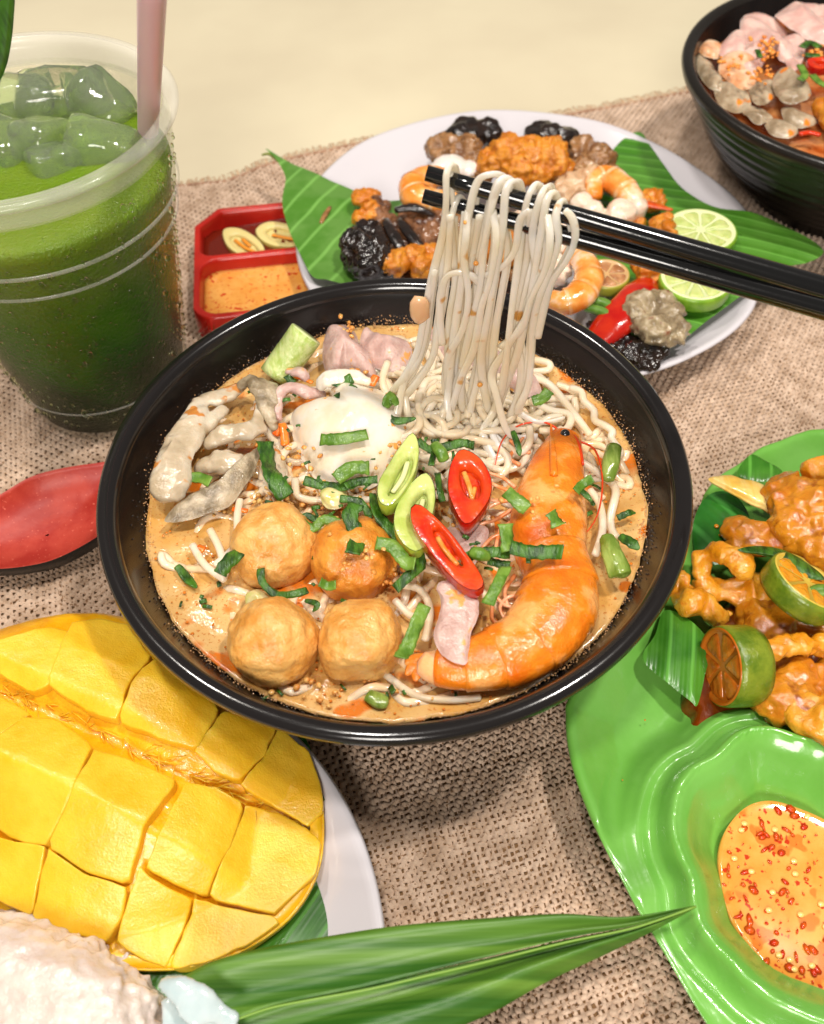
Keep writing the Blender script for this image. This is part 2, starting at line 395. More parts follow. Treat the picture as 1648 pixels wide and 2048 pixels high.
part('plate_body', ringbody(po, PPROF, pc), WHT, pl)
pl2 = thing('round_plate', 'white round plate under the mango half and sticky rice at the lower left', 'plate', (-11.8, -15.3, 0))
a = np.arange(160)*2*np.pi/160; c2 = np.array([-11.8, -15.3]); po2 = np.c_[c2[0]+11.09*np.cos(a), c2[1]+11.09*np.sin(a)]
part('plate_body', ringbody(po2, [(r, z*.8) for r, z in PPROF], c2), WHT, pl2)
# ================================================================== CUP OF GREEN DRINK
cx, cy, cR, cH, cb = -14.176, 12.325, 6.4957, 14.516, 3.7
cupm = bpy.data.materials.new('clear_cup_plastic'); cupm.use_nodes = True; nt = cupm.node_tree; N = nt.nodes; Lk = nt.links
for n in list(N): N.remove(n)
outn = N.new('ShaderNodeOutputMaterial'); mx = N.new('ShaderNodeMixShader'); tr = N.new('ShaderNodeBsdfTransparent'); gl = N.new('ShaderNodeBsdfGlossy')
tr.inputs[0].default_value = (.97, .98, .95, 1); gl.inputs['Color'].default_value = (1, 1, 1, 1); gl.inputs['Roughness'].default_value = .12
tc = N.new('ShaderNodeTexCoord'); vo = N.new('ShaderNodeTexNoise'); vo.inputs['Scale'].default_value = 7/S; vo.inputs['Detail'].default_value = 2; Lk.new(tc.outputs['Object'], vo.inputs['Vector'])
bp = N.new('ShaderNodeBump'); bp.inputs['Distance'].default_value = .075*S; Lk.new(vo.outputs[0], bp.inputs['Height']); Lk.new(bp.outputs[0], gl.inputs['Normal'])
fr_ = N.new('ShaderNodeFresnel'); fr_.inputs[0].default_value = 1.45; Lk.new(bp.outputs[0], fr_.inputs['Normal'])
ma = N.new('ShaderNodeMath'); ma.operation = 'MULTIPLY_ADD'; ma.inputs[1].default_value = .3; ma.inputs[2].default_value = .03; Lk.new(fr_.outputs[0], ma.inputs[0])
Lk.new(ma.outputs[0], mx.inputs[0]); Lk.new(tr.outputs[0], mx.inputs[1]); Lk.new(gl.outputs[0], mx.inputs[2]); Lk.new(mx.outputs[0], outn.inputs[0])
RIMP = M('cup_rim_plastic', C(226, 224, 214), rough=.2, spec=.6, coat=.3)
_n = RIMP.node_tree; _m = _n.nodes.new('ShaderNodeMixShader'); _t = _n.nodes.new('ShaderNodeBsdfTransparent'); _m.inputs[0].default_value = .24
_n.links.new(_t.outputs[0], _m.inputs[1]); _n.links.new(_n.nodes['Principled BSDF'].outputs[0], _m.inputs[2]); _n.links.new(_m.outputs[0], [q for q in _n.nodes if q.type == 'OUTPUT_MATERIAL'][0].inputs[0])
cup = thing('plastic_cup', 'clear plastic cup of iced green drink beaded with condensation at the upper left', 'cup', (cx, cy, 0))
def cr_at(z):
    t = z/cH; r = cb+(5.95-cb)*t**.92
    if z > 9.9: r += .10
    if z > 11.1: r += .10
    return r
prof = [(0, .15), (cb-.5, .15), (cb-.2, 0), (cb, .1)]+[(cr_at(z), z) for z in [.5, 1, 1.8, 2.2, 2.25, 3.5, 5, 6.5, 8, 9.85, 9.95, 11, 11.15, 12.5, 13.6]]
part('cup_wall', lathe(prof, cx, cy, n=128), cupm, cup)
part('cup_seam', lathe([(cr_at(2.3)+.03, 2.24), (cr_at(2.3)+.07, 2.3), (cr_at(2.3)+.03, 2.36)], cx, cy, n=128), RIMP, cup)
rim_p = [(6.05, 13.4), (6.12, 14.0), (6.3, 14.25), (6.48, 14.3), (6.5, 14.42), (6.38, 14.55), (6.2, 14.58), (6.12, 14.5), (6.05, 14.6), (5.92, 14.55), (5.86, 14.3), (5.84, 13.9), (5.9, 13.4)]
part('cup_rim', lathe(rim_p, cx, cy, n=160), RIMP, cup)
part('stacking_ring', lathe([(cr_at(11.2)+.03, 11.0), (cr_at(11.2)+.13, 11.1), (cr_at(11.2)+.03, 11.2)], cx, cy, n=128), RIMP, cup)
part('stacking_ring', lathe([(cr_at(10)+.02, 9.85), (cr_at(10)+.12, 9.93), (cr_at(10)+.02, 10.02)], cx, cy, n=128), RIMP, cup)
# condensation beads on the wall
dr = []; V0, F0 = ico(1)
for i in range(900):
    z = random.uniform(1.2, 12.9); an = random.uniform(-2.9, .9); r = random.choice([.05, .06, .08, .1]) if random.random() < .93 else random.uniform(.12, .2)
    R_ = cr_at(z)+.01; c = np.array([cx+R_*math.cos(an), cy+R_*math.sin(an), z])
    dr.append((V0*np.array([r, r, r*random.uniform(.9, 1.4)])*np.array([.75, .75, 1])+c, F0))
WATER = M('water_drop', (1, 1, 1, 1), rough=.02, trans=1, ior=1.33)
DROP = M('condensation_drop', C(240, 250, 225), rough=.02, trans=1, ior=1.2, spec=.6)
part('condensation', join(dr), DROP, cup, kind='stuff')
# the drink: light fading with depth is painted into its colour ramp
LQ = 12.15
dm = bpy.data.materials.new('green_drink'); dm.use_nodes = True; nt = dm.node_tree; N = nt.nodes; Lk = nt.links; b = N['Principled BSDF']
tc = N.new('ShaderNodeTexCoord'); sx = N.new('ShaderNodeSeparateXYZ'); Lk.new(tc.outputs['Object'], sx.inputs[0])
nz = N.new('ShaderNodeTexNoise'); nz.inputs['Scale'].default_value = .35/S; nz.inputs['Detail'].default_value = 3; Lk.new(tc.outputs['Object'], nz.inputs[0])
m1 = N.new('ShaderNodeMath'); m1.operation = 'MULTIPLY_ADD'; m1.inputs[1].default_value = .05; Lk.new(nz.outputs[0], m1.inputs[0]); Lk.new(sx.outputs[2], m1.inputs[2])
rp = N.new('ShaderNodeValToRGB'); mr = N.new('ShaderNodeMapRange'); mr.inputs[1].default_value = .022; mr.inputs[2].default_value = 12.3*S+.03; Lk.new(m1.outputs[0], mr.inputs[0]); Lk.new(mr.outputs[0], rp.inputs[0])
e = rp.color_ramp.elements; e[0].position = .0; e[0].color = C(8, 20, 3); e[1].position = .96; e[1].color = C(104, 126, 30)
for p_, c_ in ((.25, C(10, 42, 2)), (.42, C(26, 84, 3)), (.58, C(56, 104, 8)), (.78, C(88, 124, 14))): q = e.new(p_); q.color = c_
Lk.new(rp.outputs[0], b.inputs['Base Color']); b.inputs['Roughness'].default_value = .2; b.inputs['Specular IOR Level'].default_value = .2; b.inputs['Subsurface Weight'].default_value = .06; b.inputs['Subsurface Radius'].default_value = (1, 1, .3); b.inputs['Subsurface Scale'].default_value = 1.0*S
n2 = N.new('ShaderNodeTexNoise'); n2.inputs['Scale'].default_value = 7/S; Lk.new(tc.outputs['Object'], n2.inputs[0]); bp = N.new('ShaderNodeBump'); bp.inputs['Distance'].default_value = .09*S; Lk.new(n2.outputs[0], bp.inputs['Height']); Lk.new(bp.outputs[0], b.inputs['Normal'])
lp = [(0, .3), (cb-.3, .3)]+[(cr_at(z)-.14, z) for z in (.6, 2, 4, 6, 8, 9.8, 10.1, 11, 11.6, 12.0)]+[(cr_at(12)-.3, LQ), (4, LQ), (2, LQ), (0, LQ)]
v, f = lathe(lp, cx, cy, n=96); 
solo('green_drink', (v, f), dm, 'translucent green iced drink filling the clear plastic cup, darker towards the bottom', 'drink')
ICE = M('ice', C(240, 250, 222), rough=.02, trans=.91, ior=1.24, bump=.07, bs=1.0, coat=.4)
ics = [((135, 215), 1.55, .95, 1.2, .2, 'big flat ice cube in the middle of the green drink'), ((225, 215), 1.2, 1.1, 1.1, .9, 'ice cube with a small bubble, beside the pink straw'),
       ((20, 225), 1.3, 1.1, 1.2, .5, 'ice cube at the left rim of the cup beside the leaf'), ((90, 290), 1.0, .8, .8, 1.2, 'small round ice piece with a dark dimple, in front of the big ice cube'),
       ((215, 300), 1.3, .9, .7, .1, 'ice piece half sunk near the front rim of the cup'), ((60, 150), 1.4, 1.2, .9, .3, 'frosty ice cube against the back wall of the cup'),
       ((215, 160), 1.1, .9, .8, 1.0, 'pale ice cube at the back of the cup by the straw'), ((110, 330), .8, .7, .6, .6, 'smallest ice lump in the drink, by the front rim'), ((10, 300), 1.1, .9, .8, 1.4, 'ice lump at the left front of the cup')]
for (q, rx, ry, rz, an, lb) in ics:
    c = P(*q, LQ-.1); V, F = ico(3); V = np.sign(V)*np.abs(V)**.5; V = V/np.linalg.norm(V, axis=1).max()*1.7
    V = V*(1+.10*fbm(V+c, 1.3, 2, 3)[:, None])*np.array([rx, ry, rz]); V = V@(rotz(an)@rotx(random.uniform(-.4, .4))@roty(random.uniform(-.4, .4))).T+c
    rr = np.hypot(V[:, 0]-cx, V[:, 1]-cy); mxr = 5.45; k = rr > mxr; V[k, 0] = cx+(V[k, 0]-cx)*mxr/rr[k]; V[k, 1] = cy+(V[k, 1]-cy)*mxr/rr[k]
    solo('ice_cube', (V, F), ICE, lb, 'ice', 'ice cubes floating in the green drink')
A = P(296, 262, 12.2); B = P(304, -10, 21.0)
dv = (B-A); sp = [A-dv*.35, A, A+dv*.5, B, B+dv*.25]
solo('drinking_straw', sweep(sp, .42, n=20, cap=True, up=(0, -1, 0)), M('pink_straw', C(226, 186, 200), rough=.35, sss=.3, sscale=.3), 'pale pink drinking straw standing in the green drink', 'straw')
# leaf standing in the cup
lw = [(-20, -60), (32, -60), (28, 20), (24, 70), (14, 125), (-4, 160), (-40, 180), (-60, 60)]
GLF = M('dark_leaf', C(38, 84, 16), C(58, 112, 24), ns=1.2, rough=.3, spec=.5, stretch=(5, 1, 1), coat=.1)
q0 = PY(0, 160, 9.5)
V = []; F = []
edge_r = smooth([PY(a, b, 9.0) for a, b in [(34, -90), (31, -20), (28, 30), (24, 75), (15, 125), (2, 158), (-10, 170)]], 5)
edge_l = smooth([PY(a, b, 9.6) for a, b in [(-70, -90), (-70, -20), (-66, 30), (-58, 75), (-45, 125), (-30, 158), (-14, 175)]], 5)
def loft(A_, B_, k=8, th=.06, zf=None, off=(0, 0, 1)):
    n = len(A_); V = []; off = np.asarray(off, float)
    for s in (1, -1):
        for i in range(n):
            for j in range(k+1):
                t = j/k; p = A_[i]*(1-t)+B_[i]*t
                if zf: p = p+off*zf(i/(n-1), t)
                V.append(p+off*th*.5*s)
    F = []; B0 = n*(k+1)
    for i in range(n-1):
        for j in range(k):
            a = i*(k+1)+j; q = (a, a+1, a+k+2, a+k+1); F.append(q); F.append(tuple(B0+x for x in q[::-1]))
        a = i*(k+1); F.append((a, a+k+1, B0+a+k+1, B0+a)); a += k; F.append((a, B0+a, B0+a+k+1, a+k+1))
    for j in range(k):
        F.append((j, B0+j, B0+j+1, j+1)); a = (n-1)*(k+1)+j; F.append((a, a+1, B0+a+1, B0+a))
    return np.array(V), F
solo('garnish_leaf', loft(edge_l, edge_r, off=(0, -1, 0), zf=lambda s, t: .3*math.sin(3.1*t)), GLF, 'dark green leaf sticking out of the cup at the top left corner', 'leaf')
# ================================================================== RED SAUCE TRAY
RED = M('red_plastic', C(186, 36, 24), C(172, 30, 20), ns=.6, rough=.28, spec=.5, coat=.15)
tray = thing('sauce_tray', 'red plastic two-part sauce tray beside the white oval plate', 'sauce dish', (-7, 19.5, 0))
O = P(401, 462, 1.7)[:2]; ax_ = (P(600, 507, 1.7)-P(405, 527, 1.7))[:2]; ax_ /= np.linalg.norm(ax_); ay_ = np.array([-ax_[1], ax_[0]])
cT_ = P(386, 520, 1.7)[:2]       # left end of the divider
g = np.linspace(0, 7.2, 121); h = np.linspace(-5.0, 4.6, 151)
GX, GY = np.meshgrid(g, h, indexing='ij')
def rbox(x, y, x0, x1, y0, y1, r):
    qx = np.abs(x-(x0+x1)/2)-(x1-x0)/2+r; qy = np.abs(y-(y0+y1)/2)-(y1-y0)/2+r
    return np.hypot(np.maximum(qx, 0), np.maximum(qy, 0))+np.minimum(np.maximum(qx, qy), 0)-r
def cham(x, y): return (y-x*1.1-3.0)/1.49           # chamfer at the back-left corner
def ss(x, a, b): t = np.clip((x-a)/(b-a), 0, 1); return t*t*(3-2*t)
d1 = np.maximum(rbox(GX, GY, .35, 6.9, .25, 4.2, .7), cham(GX, GY)+.35); d2 = rbox(GX, GY, .35, 6.9, -4.6, -.1, 1.1)
dout = np.maximum(rbox(GX, GY, 0, 7.2, -4.95, 4.55, 1.2), cham(GX, GY))
zt = .35+1.35*ss(np.minimum(d1, d2), -.22, .02); zt = np.where(dout > 0, zt, zt)
zt = zt*(1-ss(dout, -.03, .06))+.2*ss(dout, -.03, .06)
W2 = cT_[None, None]+GX[..., None]*ax_+GY[..., None]*ay_
V = np.concatenate([np.concatenate([W2, zt[..., None]], 2).reshape(-1, 3), np.concatenate([W2, np.minimum(zt, .2)[..., None]-.05], 2).reshape(-1, 3)])
idx = np.arange(g.size*h.size).reshape(g.size, h.size); keep = dout[:-1, :-1] < .07
F1 = np.stack([idx[:-1, :-1], idx[1:, :-1], idx[1:, 1:], idx[:-1, 1:]], -1)[keep]
part('tray_body', (V, np.concatenate([F1, F1[:, ::-1]+g.size*h.size])), RED, tray)
def tray_liquid(name, x0, x1, y0, y1, r, z, mat, label, ch):
    pts = []
    for (sx_, sy_, a0) in ((1, 1, 0), (-1, 1, 90), (-1, -1, 180), (1, -1, 270)):
        for k in range(7):
            an = math.radians(a0+k*15); X = (x1 if sx_ > 0 else x0)-sx_*r+r*math.cos(an); Y = (y1 if sy_ > 0 else y0)-sy_*r+r*math.sin(an)
            if ch and (Y-X*1.1-3.0)/1.49 > -.4: Y = min(Y, X*1.1+2.3)
            pts.append(cT_+ax_*X+ay_*Y)
    pts = np.array(pts)
    v, f = dome(pts, lambda x, y, r: z+.03*r**12, lambda x, y, r: x*0+.37, 8)
    return solo(name, (v, f), mat, label, 'sauce')
tray_liquid('fish_sauce', .4, 6.8, .35, 4.1, .6, 1.0, M('fish_sauce', C(120, 34, 18), rough=.05, trans=.35, ior=1.33, coat=.4), 'clear reddish brown sauce in the back compartment of the red tray', True)
SAU = M('orange_sauce', C(214, 144, 62), C(222, 160, 80), ns=1, rough=.1, coat=.3, sss=.08, spk=[((*C(190, 50, 20)[:3], 1), 2.6, .64), ((*C(205, 90, 30)[:3], 1), 5, .62)])
tray_liquid('chilli_sauce', .45, 6.8, -4.5, -.2, 1.0, .95, SAU, 'pale orange chilli sauce in the front compartment of the red tray', False)
def ringslice(outer, inner, z, th, mats, nm, label, cat, grp=None, tilt=0, seeds=None):
    o = resample(smooth(Ps(outer, z)[:, :2], 6, True), 40, True); i_ = resample(smooth(Ps(inner, z)[:, :2], 6, True), 40, True)
    k = int(np.argmin(np.linalg.norm(i_-o[0], axis=1))); i_ = np.roll(i_, -k, 0)
    c = o.mean(0); zz = lambda q: z+tilt*(q[:, 1]-c[1])
    t = thing(nm, label, cat, (c[0], c[1], z-th), grp)
    def rg(q, dz): return np.c_[q, zz(q)+dz]
    sk = [rg(o*1+0*(o-c), th*.38), rg(c+(o-c)*1.03, th*.1), rg(c+(o-c)*1.0, -th*.7), rg(c+(o-c)*.9, -th)]
    n = 40; F = [(a_*n+j, a_*n+(j+1) % n, (a_+1)*n+(j+1) % n, (a_+1)*n+j) for a_ in range(3) for j in range(n)]
    part('skin', (np.concatenate(sk), F), mats[0], t)
    fl = [rg(c+(o-c)*.985, th*.38), rg(o*.6+i_*.4, th*.5), rg(o*.15+i_*.85, th*.42), rg(i_, th*.2), rg(i_, -th*.7), rg(c+(o-c)*.9, -th)]
    F = [(a_*n+j, a_*n+(j+1) % n, (a_+1)*n+(j+1) % n, (a_+1)*n+j) for a_ in range(5) for j in range(n)]
    part('flesh', (np.concatenate(fl), F), mats[1], t)
    fc = i_.mean(0); V_, F_ = dome(fc+(i_-fc)*1.12, lambda x, y, r: z+tilt*(y-c[1])-th*.22+.06*fbm(np.stack([x, y, x*0], 1), 4, 2, 3), lambda x, y, r: z+tilt*(y-c[1])-th*.95+x*0, 4)
    part('core', (V_, F_), mats[1], t)
    if seeds:
        L_ = [pxsweep(s, z+.02, w_, .6, n=6) for s, w_ in seeds]; part('seed_strip', join(L_), mats[2], t)
    return t
CHG = (M('chilli_tray_skin', C(196, 176, 92), rough=.25, coat=.3), M('chilli_tray_flesh', C(214, 196, 130), rough=.3, sss=.2, coat=.2), M('chilli_seeds_orange', C(224, 140, 40), rough=.4))
ringslice([(448, 462), (480, 460), (515, 480), (530, 505), (505, 517), (475, 510), (452, 490)], [(462, 474), (482, 474), (505, 488), (518, 503), (500, 508), (478, 500), (464, 487)], 1.15, .3, CHG, 'chilli_slice', 'yellowish chilli ring with orange seeds in the red tray, the left one', 'chilli', 'chilli rings in the red tray', seeds=[([(470, 480), (490, 495), (508, 503)], 4), ([(485, 478), (500, 492)], 4)])
ringslice([(512, 462), (535, 447), (570, 450), (600, 465), (615, 485), (590, 497), (550, 495), (522, 482)], [(532, 464), (548, 457), (572, 461), (590, 470), (600, 483), (580, 488), (552, 485), (538, 474)], 1.1, .3, CHG, 'chilli_slice', 'yellowish chilli ring half hidden by the banana leaf in the red tray', 'chilli', 'chilli rings in the red tray', seeds=[([(545, 470), (570, 475), (595, 480)], 4)])
# ================================================================== RED SPOON
sp_t = thing('soup_spoon', 'red soup spoon with a black underside lying to the left of the noodle bowl', 'spoon', (-15, 3.5, 0))
so = smooth(np.array([P(*q, 1.7)[:2] for q in [(240, 925), (190, 927), (120, 938), (60, 955), (0, 990), (-90, 1040), (-150, 1085), (-130, 1120), (-60, 1138), (0, 1138), (50, 1133), (100, 1122), (150, 1100), (200, 1070), (250, 1030), (270, 970)]]), 6, True)
scn = so.mean(0)
v, f = ringbody(so, [(1.0, 1.72), (.975, 1.72), (.95, 1.6), (.88, 1.3), (.75, .95), (.55, .72), (.3, .62), (.02, .6)], scn)
part('spoon_inside', (v, f), M('red_lacquer', C(158, 42, 32), C(174, 60, 46), ns=.9, rough=.42, spec=.4, bump=.01, bs=4, spk=((*C(216, 110, 90)[:3], 1), 9, .68)), sp_t)
v, f = ringbody(so, [(1.0, 1.72), (1.015, 1.66), (1.0, 1.4), (.93, .95), (.8, .55), (.6, .25), (.4, .16), (.02, .15)], scn)
part('spoon_back', (v, f), M('black_lacquer', C(22, 20, 18), rough=.4), sp_t)
# ================================================================== SOUP IN THE MAIN BOWL
ZB = 5.9
BRO = M('curry_broth', C(200, 148, 76), C(216, 180, 122), ns=.5, rough=.12, coat=.8, bump=.03, bs=1.6, bump2=(.012, 8), sss=.04, ramp=(.38, .62), c3=C(226, 196, 146),
        spk=[((*C(208, 112, 28)[:3], 1), .5, .57), ((*C(190, 124, 62)[:3], 1), 9, .61), ((*C(150, 84, 34)[:3], 1), 14, .72)])
an = np.arange(180)*2*np.pi/180
bo = np.stack([np.cos(an), np.sin(an)], 1)*(9.17+.06*vnoise(np.stack([np.cos(an)*9, np.sin(an)*9, an*0], 1), 2)+.05*vnoise(np.stack([np.cos(an)*30, np.sin(an)*30, an*0], 1), 3))[:, None]+[0, .05]
def bz(x, y, r): p = np.stack([x, y, x*0], 1); return ZB+.07*fbm(p, .9, 3, 4)+.10*r**40
solo('curry_broth', dome(bo, bz, lambda x, y, r: ZB-.12+x*0-2.2*(1-r), 60), BRO, 'creamy orange curry broth filling the large black bowl', 'soup', kind=None)
# froth and oil beads clinging round the waterline
fo = []; fo2 = []; V0, F0 = ico(1)
for i in range(2600):
    a = random.uniform(0, 2*math.pi); rr = 9.12+random.gauss(0, .09)+.07*math.sin(a*5)
    z = ZB+max(0, (rr-9.05))*1.5+random.uniform(-.02, .03); r = random.uniform(.012, .032)
    fo.append((V0*r+[rr*math.cos(a), rr*math.sin(a), z], F0))
for i in range(1500):
    a = random.uniform(-.6, 2.6) if random.random() < .55 else random.uniform(0, 6.28); h = abs(random.gauss(0, .3)); rr = 9.2+h*.5
    r = random.uniform(.014, .038); fo2.append((V0*[r, r, r*.7]+[rr*math.cos(a), rr*math.sin(a), ZB+.05+h], F0))
solo('broth_froth', join(fo), M('froth', C(196, 150, 104), rough=.2, coat=.3), 'ring of pale froth where the broth meets the black bowl', 'froth', kind='stuff')
solo('soup_splashes', join(fo2), M('splash_drop', C(52, 44, 40), rough=.06, coat=.6), 'dark greasy droplets on the inner wall just above the broth', 'droplets', kind='stuff')
fo = []
for i in range(900):
    a = random.uniform(0, 6.28); R_ = 9*math.sqrt(random.random())
    if R_ < 5 and random.random() < .6: continue
    x, y = R_*math.cos(a), R_*math.sin(a); r = random.uniform(.02, .07); fo.append((V0*[r, r, r*.45]+[x, y, ZB+.1], F0))
solo('oil_beads', join(fo), M('oil_bead', C(214, 120, 40), rough=.05, coat=.6, sss=.2), 'small orange oil beads floating on the curry broth', 'oil', kind='stuff')
NOOD = M('rice_noodle', C(246, 228, 198), C(248, 236, 218), ns=1.2, rough=.18, coat=.35, sss=.45, srad=(1, .8, .6), sscale=.06, ior=1.4)
NOODW = M('rice_noodle_wet', C(232, 198, 154), C(238, 216, 186), ns=.8, rough=.16, coat=.45, sss=.4, srad=(1, .7, .45), sscale=.06)
NOODL = M('rice_noodle_lifted', C(252, 240, 216), C(253, 251, 250), ns=.3, rough=.14, coat=.8, sss=.4, srad=(1, .95, .85), sscale=.06, bump=.02, bs=2, spk=((*C(220, 160, 70)[:3], 1), .9, .66))
for _mt in (NOODL, NOOD):
    _n = _mt.node_tree; _m = _n.nodes.new('ShaderNodeMixShader'); _t = _n.nodes.new('ShaderNodeBsdfTranslucent'); _t.inputs[0].default_value = C(255, 246, 224); _m.inputs[0].default_value = .4
    _n.links.new(_n.nodes['Principled BSDF'].outputs[0], _m.inputs[1]); _n.links.new(_t.outputs[0], _m.inputs[2]); _n.links.new(_m.outputs[0], [q for q in _n.nodes if q.type == 'OUTPUT_MATERIAL'][0].inputs[0])
# heaped noodles: long loops lying in the soup
nroot = thing('noodle_heap', 'heap of white rice noodles in the broth under the egg and prawn', 'noodles', (1, 2, ZB))
def zheap(x, y):
    d = np.hypot((x-1.9)/4.6, (y-3.2)/4.2); return ZB+.05+1.0*np.clip(1-d, 0, 1)
ns_ = []
for i in range(200):
    a = random.uniform(0, 6.28)
    if i < 105: x0, y0 = random.gauss(1.8, 2.0), random.gauss(3.6, 1.7)
    else: R_ = 7.4*math.sqrt(random.random()); b_ = random.uniform(0, 6.28); x0, y0 = R_*math.cos(b_), R_*math.sin(b_)
    p = []; x, y = x0, y0; cur = random.uniform(-1, 1); dz = random.uniform(-.25, .35) if i < 105 else random.uniform(-.27, .0)
    for k in range(11):
        if math.hypot(x, y) > 8.5: a += 1.4
        p.append((x, y, float(zheap(x, y))+dz+.12*math.sin(k*1.3+i))); cur += random.uniform(-.5, .5); cur = max(-1.3, min(1.3, cur)); a += cur*.55
        x += .5*math.cos(a); y += .5*math.sin(a)
        if math.hypot(x, y) > 8.7: x *= .97; y *= .97
    ns_.append((p, i < 105))
for hp in (True, False):
    L_ = [sweep(smooth(p, 3), .155, .12, n=7) for p, q in ns_ if q == hp]
    part('noodles', join(L_), NOOD if hp else NOODW, nroot, kind='stuff')
def nood(pts, z, w_=9, mat=None): return pxsweep(pts, z, w_, .85, n=8, seg=5)
vis = [[(770, 760, .6), (800, 800, .5), (850, 815, .4), (905, 800, .3), (950, 830)], [(775, 725, .7), (765, 765, .7), (790, 800, .5), (840, 790, .4), (880, 770)], [(820, 860), (830, 820, .3), (860, 800, .4), (900, 812, .3), (940, 850)],
       [(860, 880), (870, 835, .3), (895, 815, .4), (930, 825, .2)], [(930, 880), (950, 845, .3), (985, 830, .3), (1020, 840)], [(1010, 890), (1040, 905, .2), (1060, 880, .3), (1055, 840)],
       [(1000, 700), (1050, 745), (1100, 770), (1150, 830), (1180, 870)], [(1060, 800), (1100, 820), (1140, 830), (1130, 860), (1080, 860)], [(1190, 1110), (1205, 1060), (1200, 1010), (1180, 980)],
       [(430, 1130), (470, 1090), (475, 1030), (480, 1000)], [(420, 1060), (440, 1100), (450, 1150)], [(385, 1090), (410, 1130), (450, 1160)], [(800, 1170), (840, 1180), (860, 1220), (850, 1280)], [(790, 1200), (820, 1230), (850, 1240)],
       [(590, 960), (595, 990), (620, 1000), (650, 1000)], [(760, 1340), (830, 1390), (900, 1400), (960, 1395)], [(680, 990), (760, 1000), (800, 960)], [(960, 920), (1000, 940), (1040, 930), (1060, 900)], [(920, 900), (950, 925), (990, 925), (1030, 905), (1050, 870)]]
for p in vis: part('noodle', nood(p, ZB+(.12 if p[0][1] > 1320 else .5), 8), NOOD, nroot)
# ------------------------------------------------------------------ chopsticks and the lifted noodles
YP = 3.4
CHB = M('chopstick_black', C(12, 12, 13), rough=.13, coat=.5, spec=.6, bump=.006, bs=1.5)
def stick(a, b, za, zb_, ra, rb, label):
    A_ = P(*a, za); B_ = P(*b, zb_); d = B_-A_
    p = [A_+d*t for t in np.linspace(0, 1.25, 12)]; n = len(p)
    p = [p[0]+d*.0015]+p; rr = np.r_[ra*.8, np.linspace(ra, rb, n)]
    return solo('chopstick', sweep(p, rr, n=20), CHB, label, 'chopstick', 'pair of black chopsticks lifting noodles')
stick((853, 346), (1648, 579), 16.7, 14.15, .235, .44, 'upper black chopstick, the one whose tip reaches the top of the noodles')
stick((847, 392), (1648, 615), 15.9, 13.7, .225, .42, 'lower black chopstick, passing behind the hanging noodles')
def yp(px): return 3.3-(px-853)/287*1.05
lroot = thing('lifted_noodles', 'bundle of long translucent rice noodles hanging from the black chopsticks', 'noodles', tuple(PY(970, 860, YP)))
strands = [
 [(912, 380, .5), (905, 333), (893, 350), (892, 410), (880, 480), (862, 560), (850, 640), (838, 700), (812, 745), (785, 775), (772, 800)],
 [(930, 420, .5), (918, 395), (902, 440), (893, 520), (888, 600), (880, 660), (866, 715), (828, 765), (800, 800)],
 [(1010, 380, .5), (1003, 352), (980, 349), (960, 366), (946, 410), (930, 480), (918, 560), (908, 650), (905, 720), (900, 800), (896, 872)],
 [(1030, 395, .5), (1022, 360), (1000, 362), (985, 410), (966, 490), (955, 570), (942, 650), (930, 730), (925, 800), (930, 870)],
 [(1040, 400, .5), (1032, 365), (1012, 380), (1000, 460), (987, 550), (976, 640), (966, 720), (972, 800), (988, 880), (1010, 905)],
 [(1020, 400, .5), (1010, 366), (990, 390), (975, 450), (962, 540), (957, 620), (960, 700), (950, 770), (940, 830), (950, 880)],
 [(1060, 420), (1040, 440), (1030, 500), (1003, 535), (970, 552)],
 [(962, 572, .1), (945, 553, -.2), (915, 545, -.3), (892, 556, -.2), (882, 590), (880, 640), (885, 690)],
 [(1085, 400, .5), (1075, 368), (1057, 392), (1043, 460), (1038, 540), (1028, 610), (1014, 690), (1000, 770), (980, 840), (972, 880)],
 [(1105, 410, .5), (1097, 374), (1080, 396), (1070, 470), (1074, 550), (1052, 620), (1012, 690), (985, 745)],
 [(1120, 430, .5), (1113, 388), (1094, 400), (1080, 470), (1062, 550), (1052, 620), (1040, 700), (1022, 760), (1000, 800)],
 [(1138, 440, .5), (1126, 402), (1112, 430), (1112, 480), (1098, 545), (1080, 605), (1068, 665), (1060, 725), (1052, 775), (1038, 812)],
 [(1130, 420), (1146, 440), (1150, 480), (1135, 520), (1108, 565), (1088, 620), (1072, 680)],
 [(900, 430, .4), (905, 500, .3), (910, 560, .3), (900, 640, .3), (895, 720, .3), (906, 790, .3), (915, 850, .3)],
 [(960, 430, .4), (948, 500, .3), (932, 580, .3), (925, 660, .3), (915, 740, .3), (935, 820, .3), (945, 872)],
 [(1000, 430, .4), (1015, 500, .3), (1000, 600, .3), (990, 680, .3), (985, 760, .3), (965, 830, .3)],
 [(1060, 420, .4), (1055, 500, .3), (1045, 570, .3), (1030, 650, .3), (1040, 720, .3), (1030, 790, .3), (1012, 840, .2)],
 [(870, 540, .2), (858, 620, .2), (845, 690, .1), (825, 730), (806, 760)],
 [(936, 420, -.2), (932, 470, -.3), (928, 520, -.3), (935, 590, -.2), (928, 660, -.2), (900, 720, -.1), (896, 780)],
 [(1095, 430, -.3), (1100, 480, -.3), (1090, 540, -.3), (1066, 600, -.2), (1046, 660, -.2), (1000, 700, -.2)],
 [(985, 420, -.3), (992, 480, -.3), (980, 560, -.3), (962, 620, -.3), (945, 700, -.2), (920, 760, -.1), (902, 830)],
]
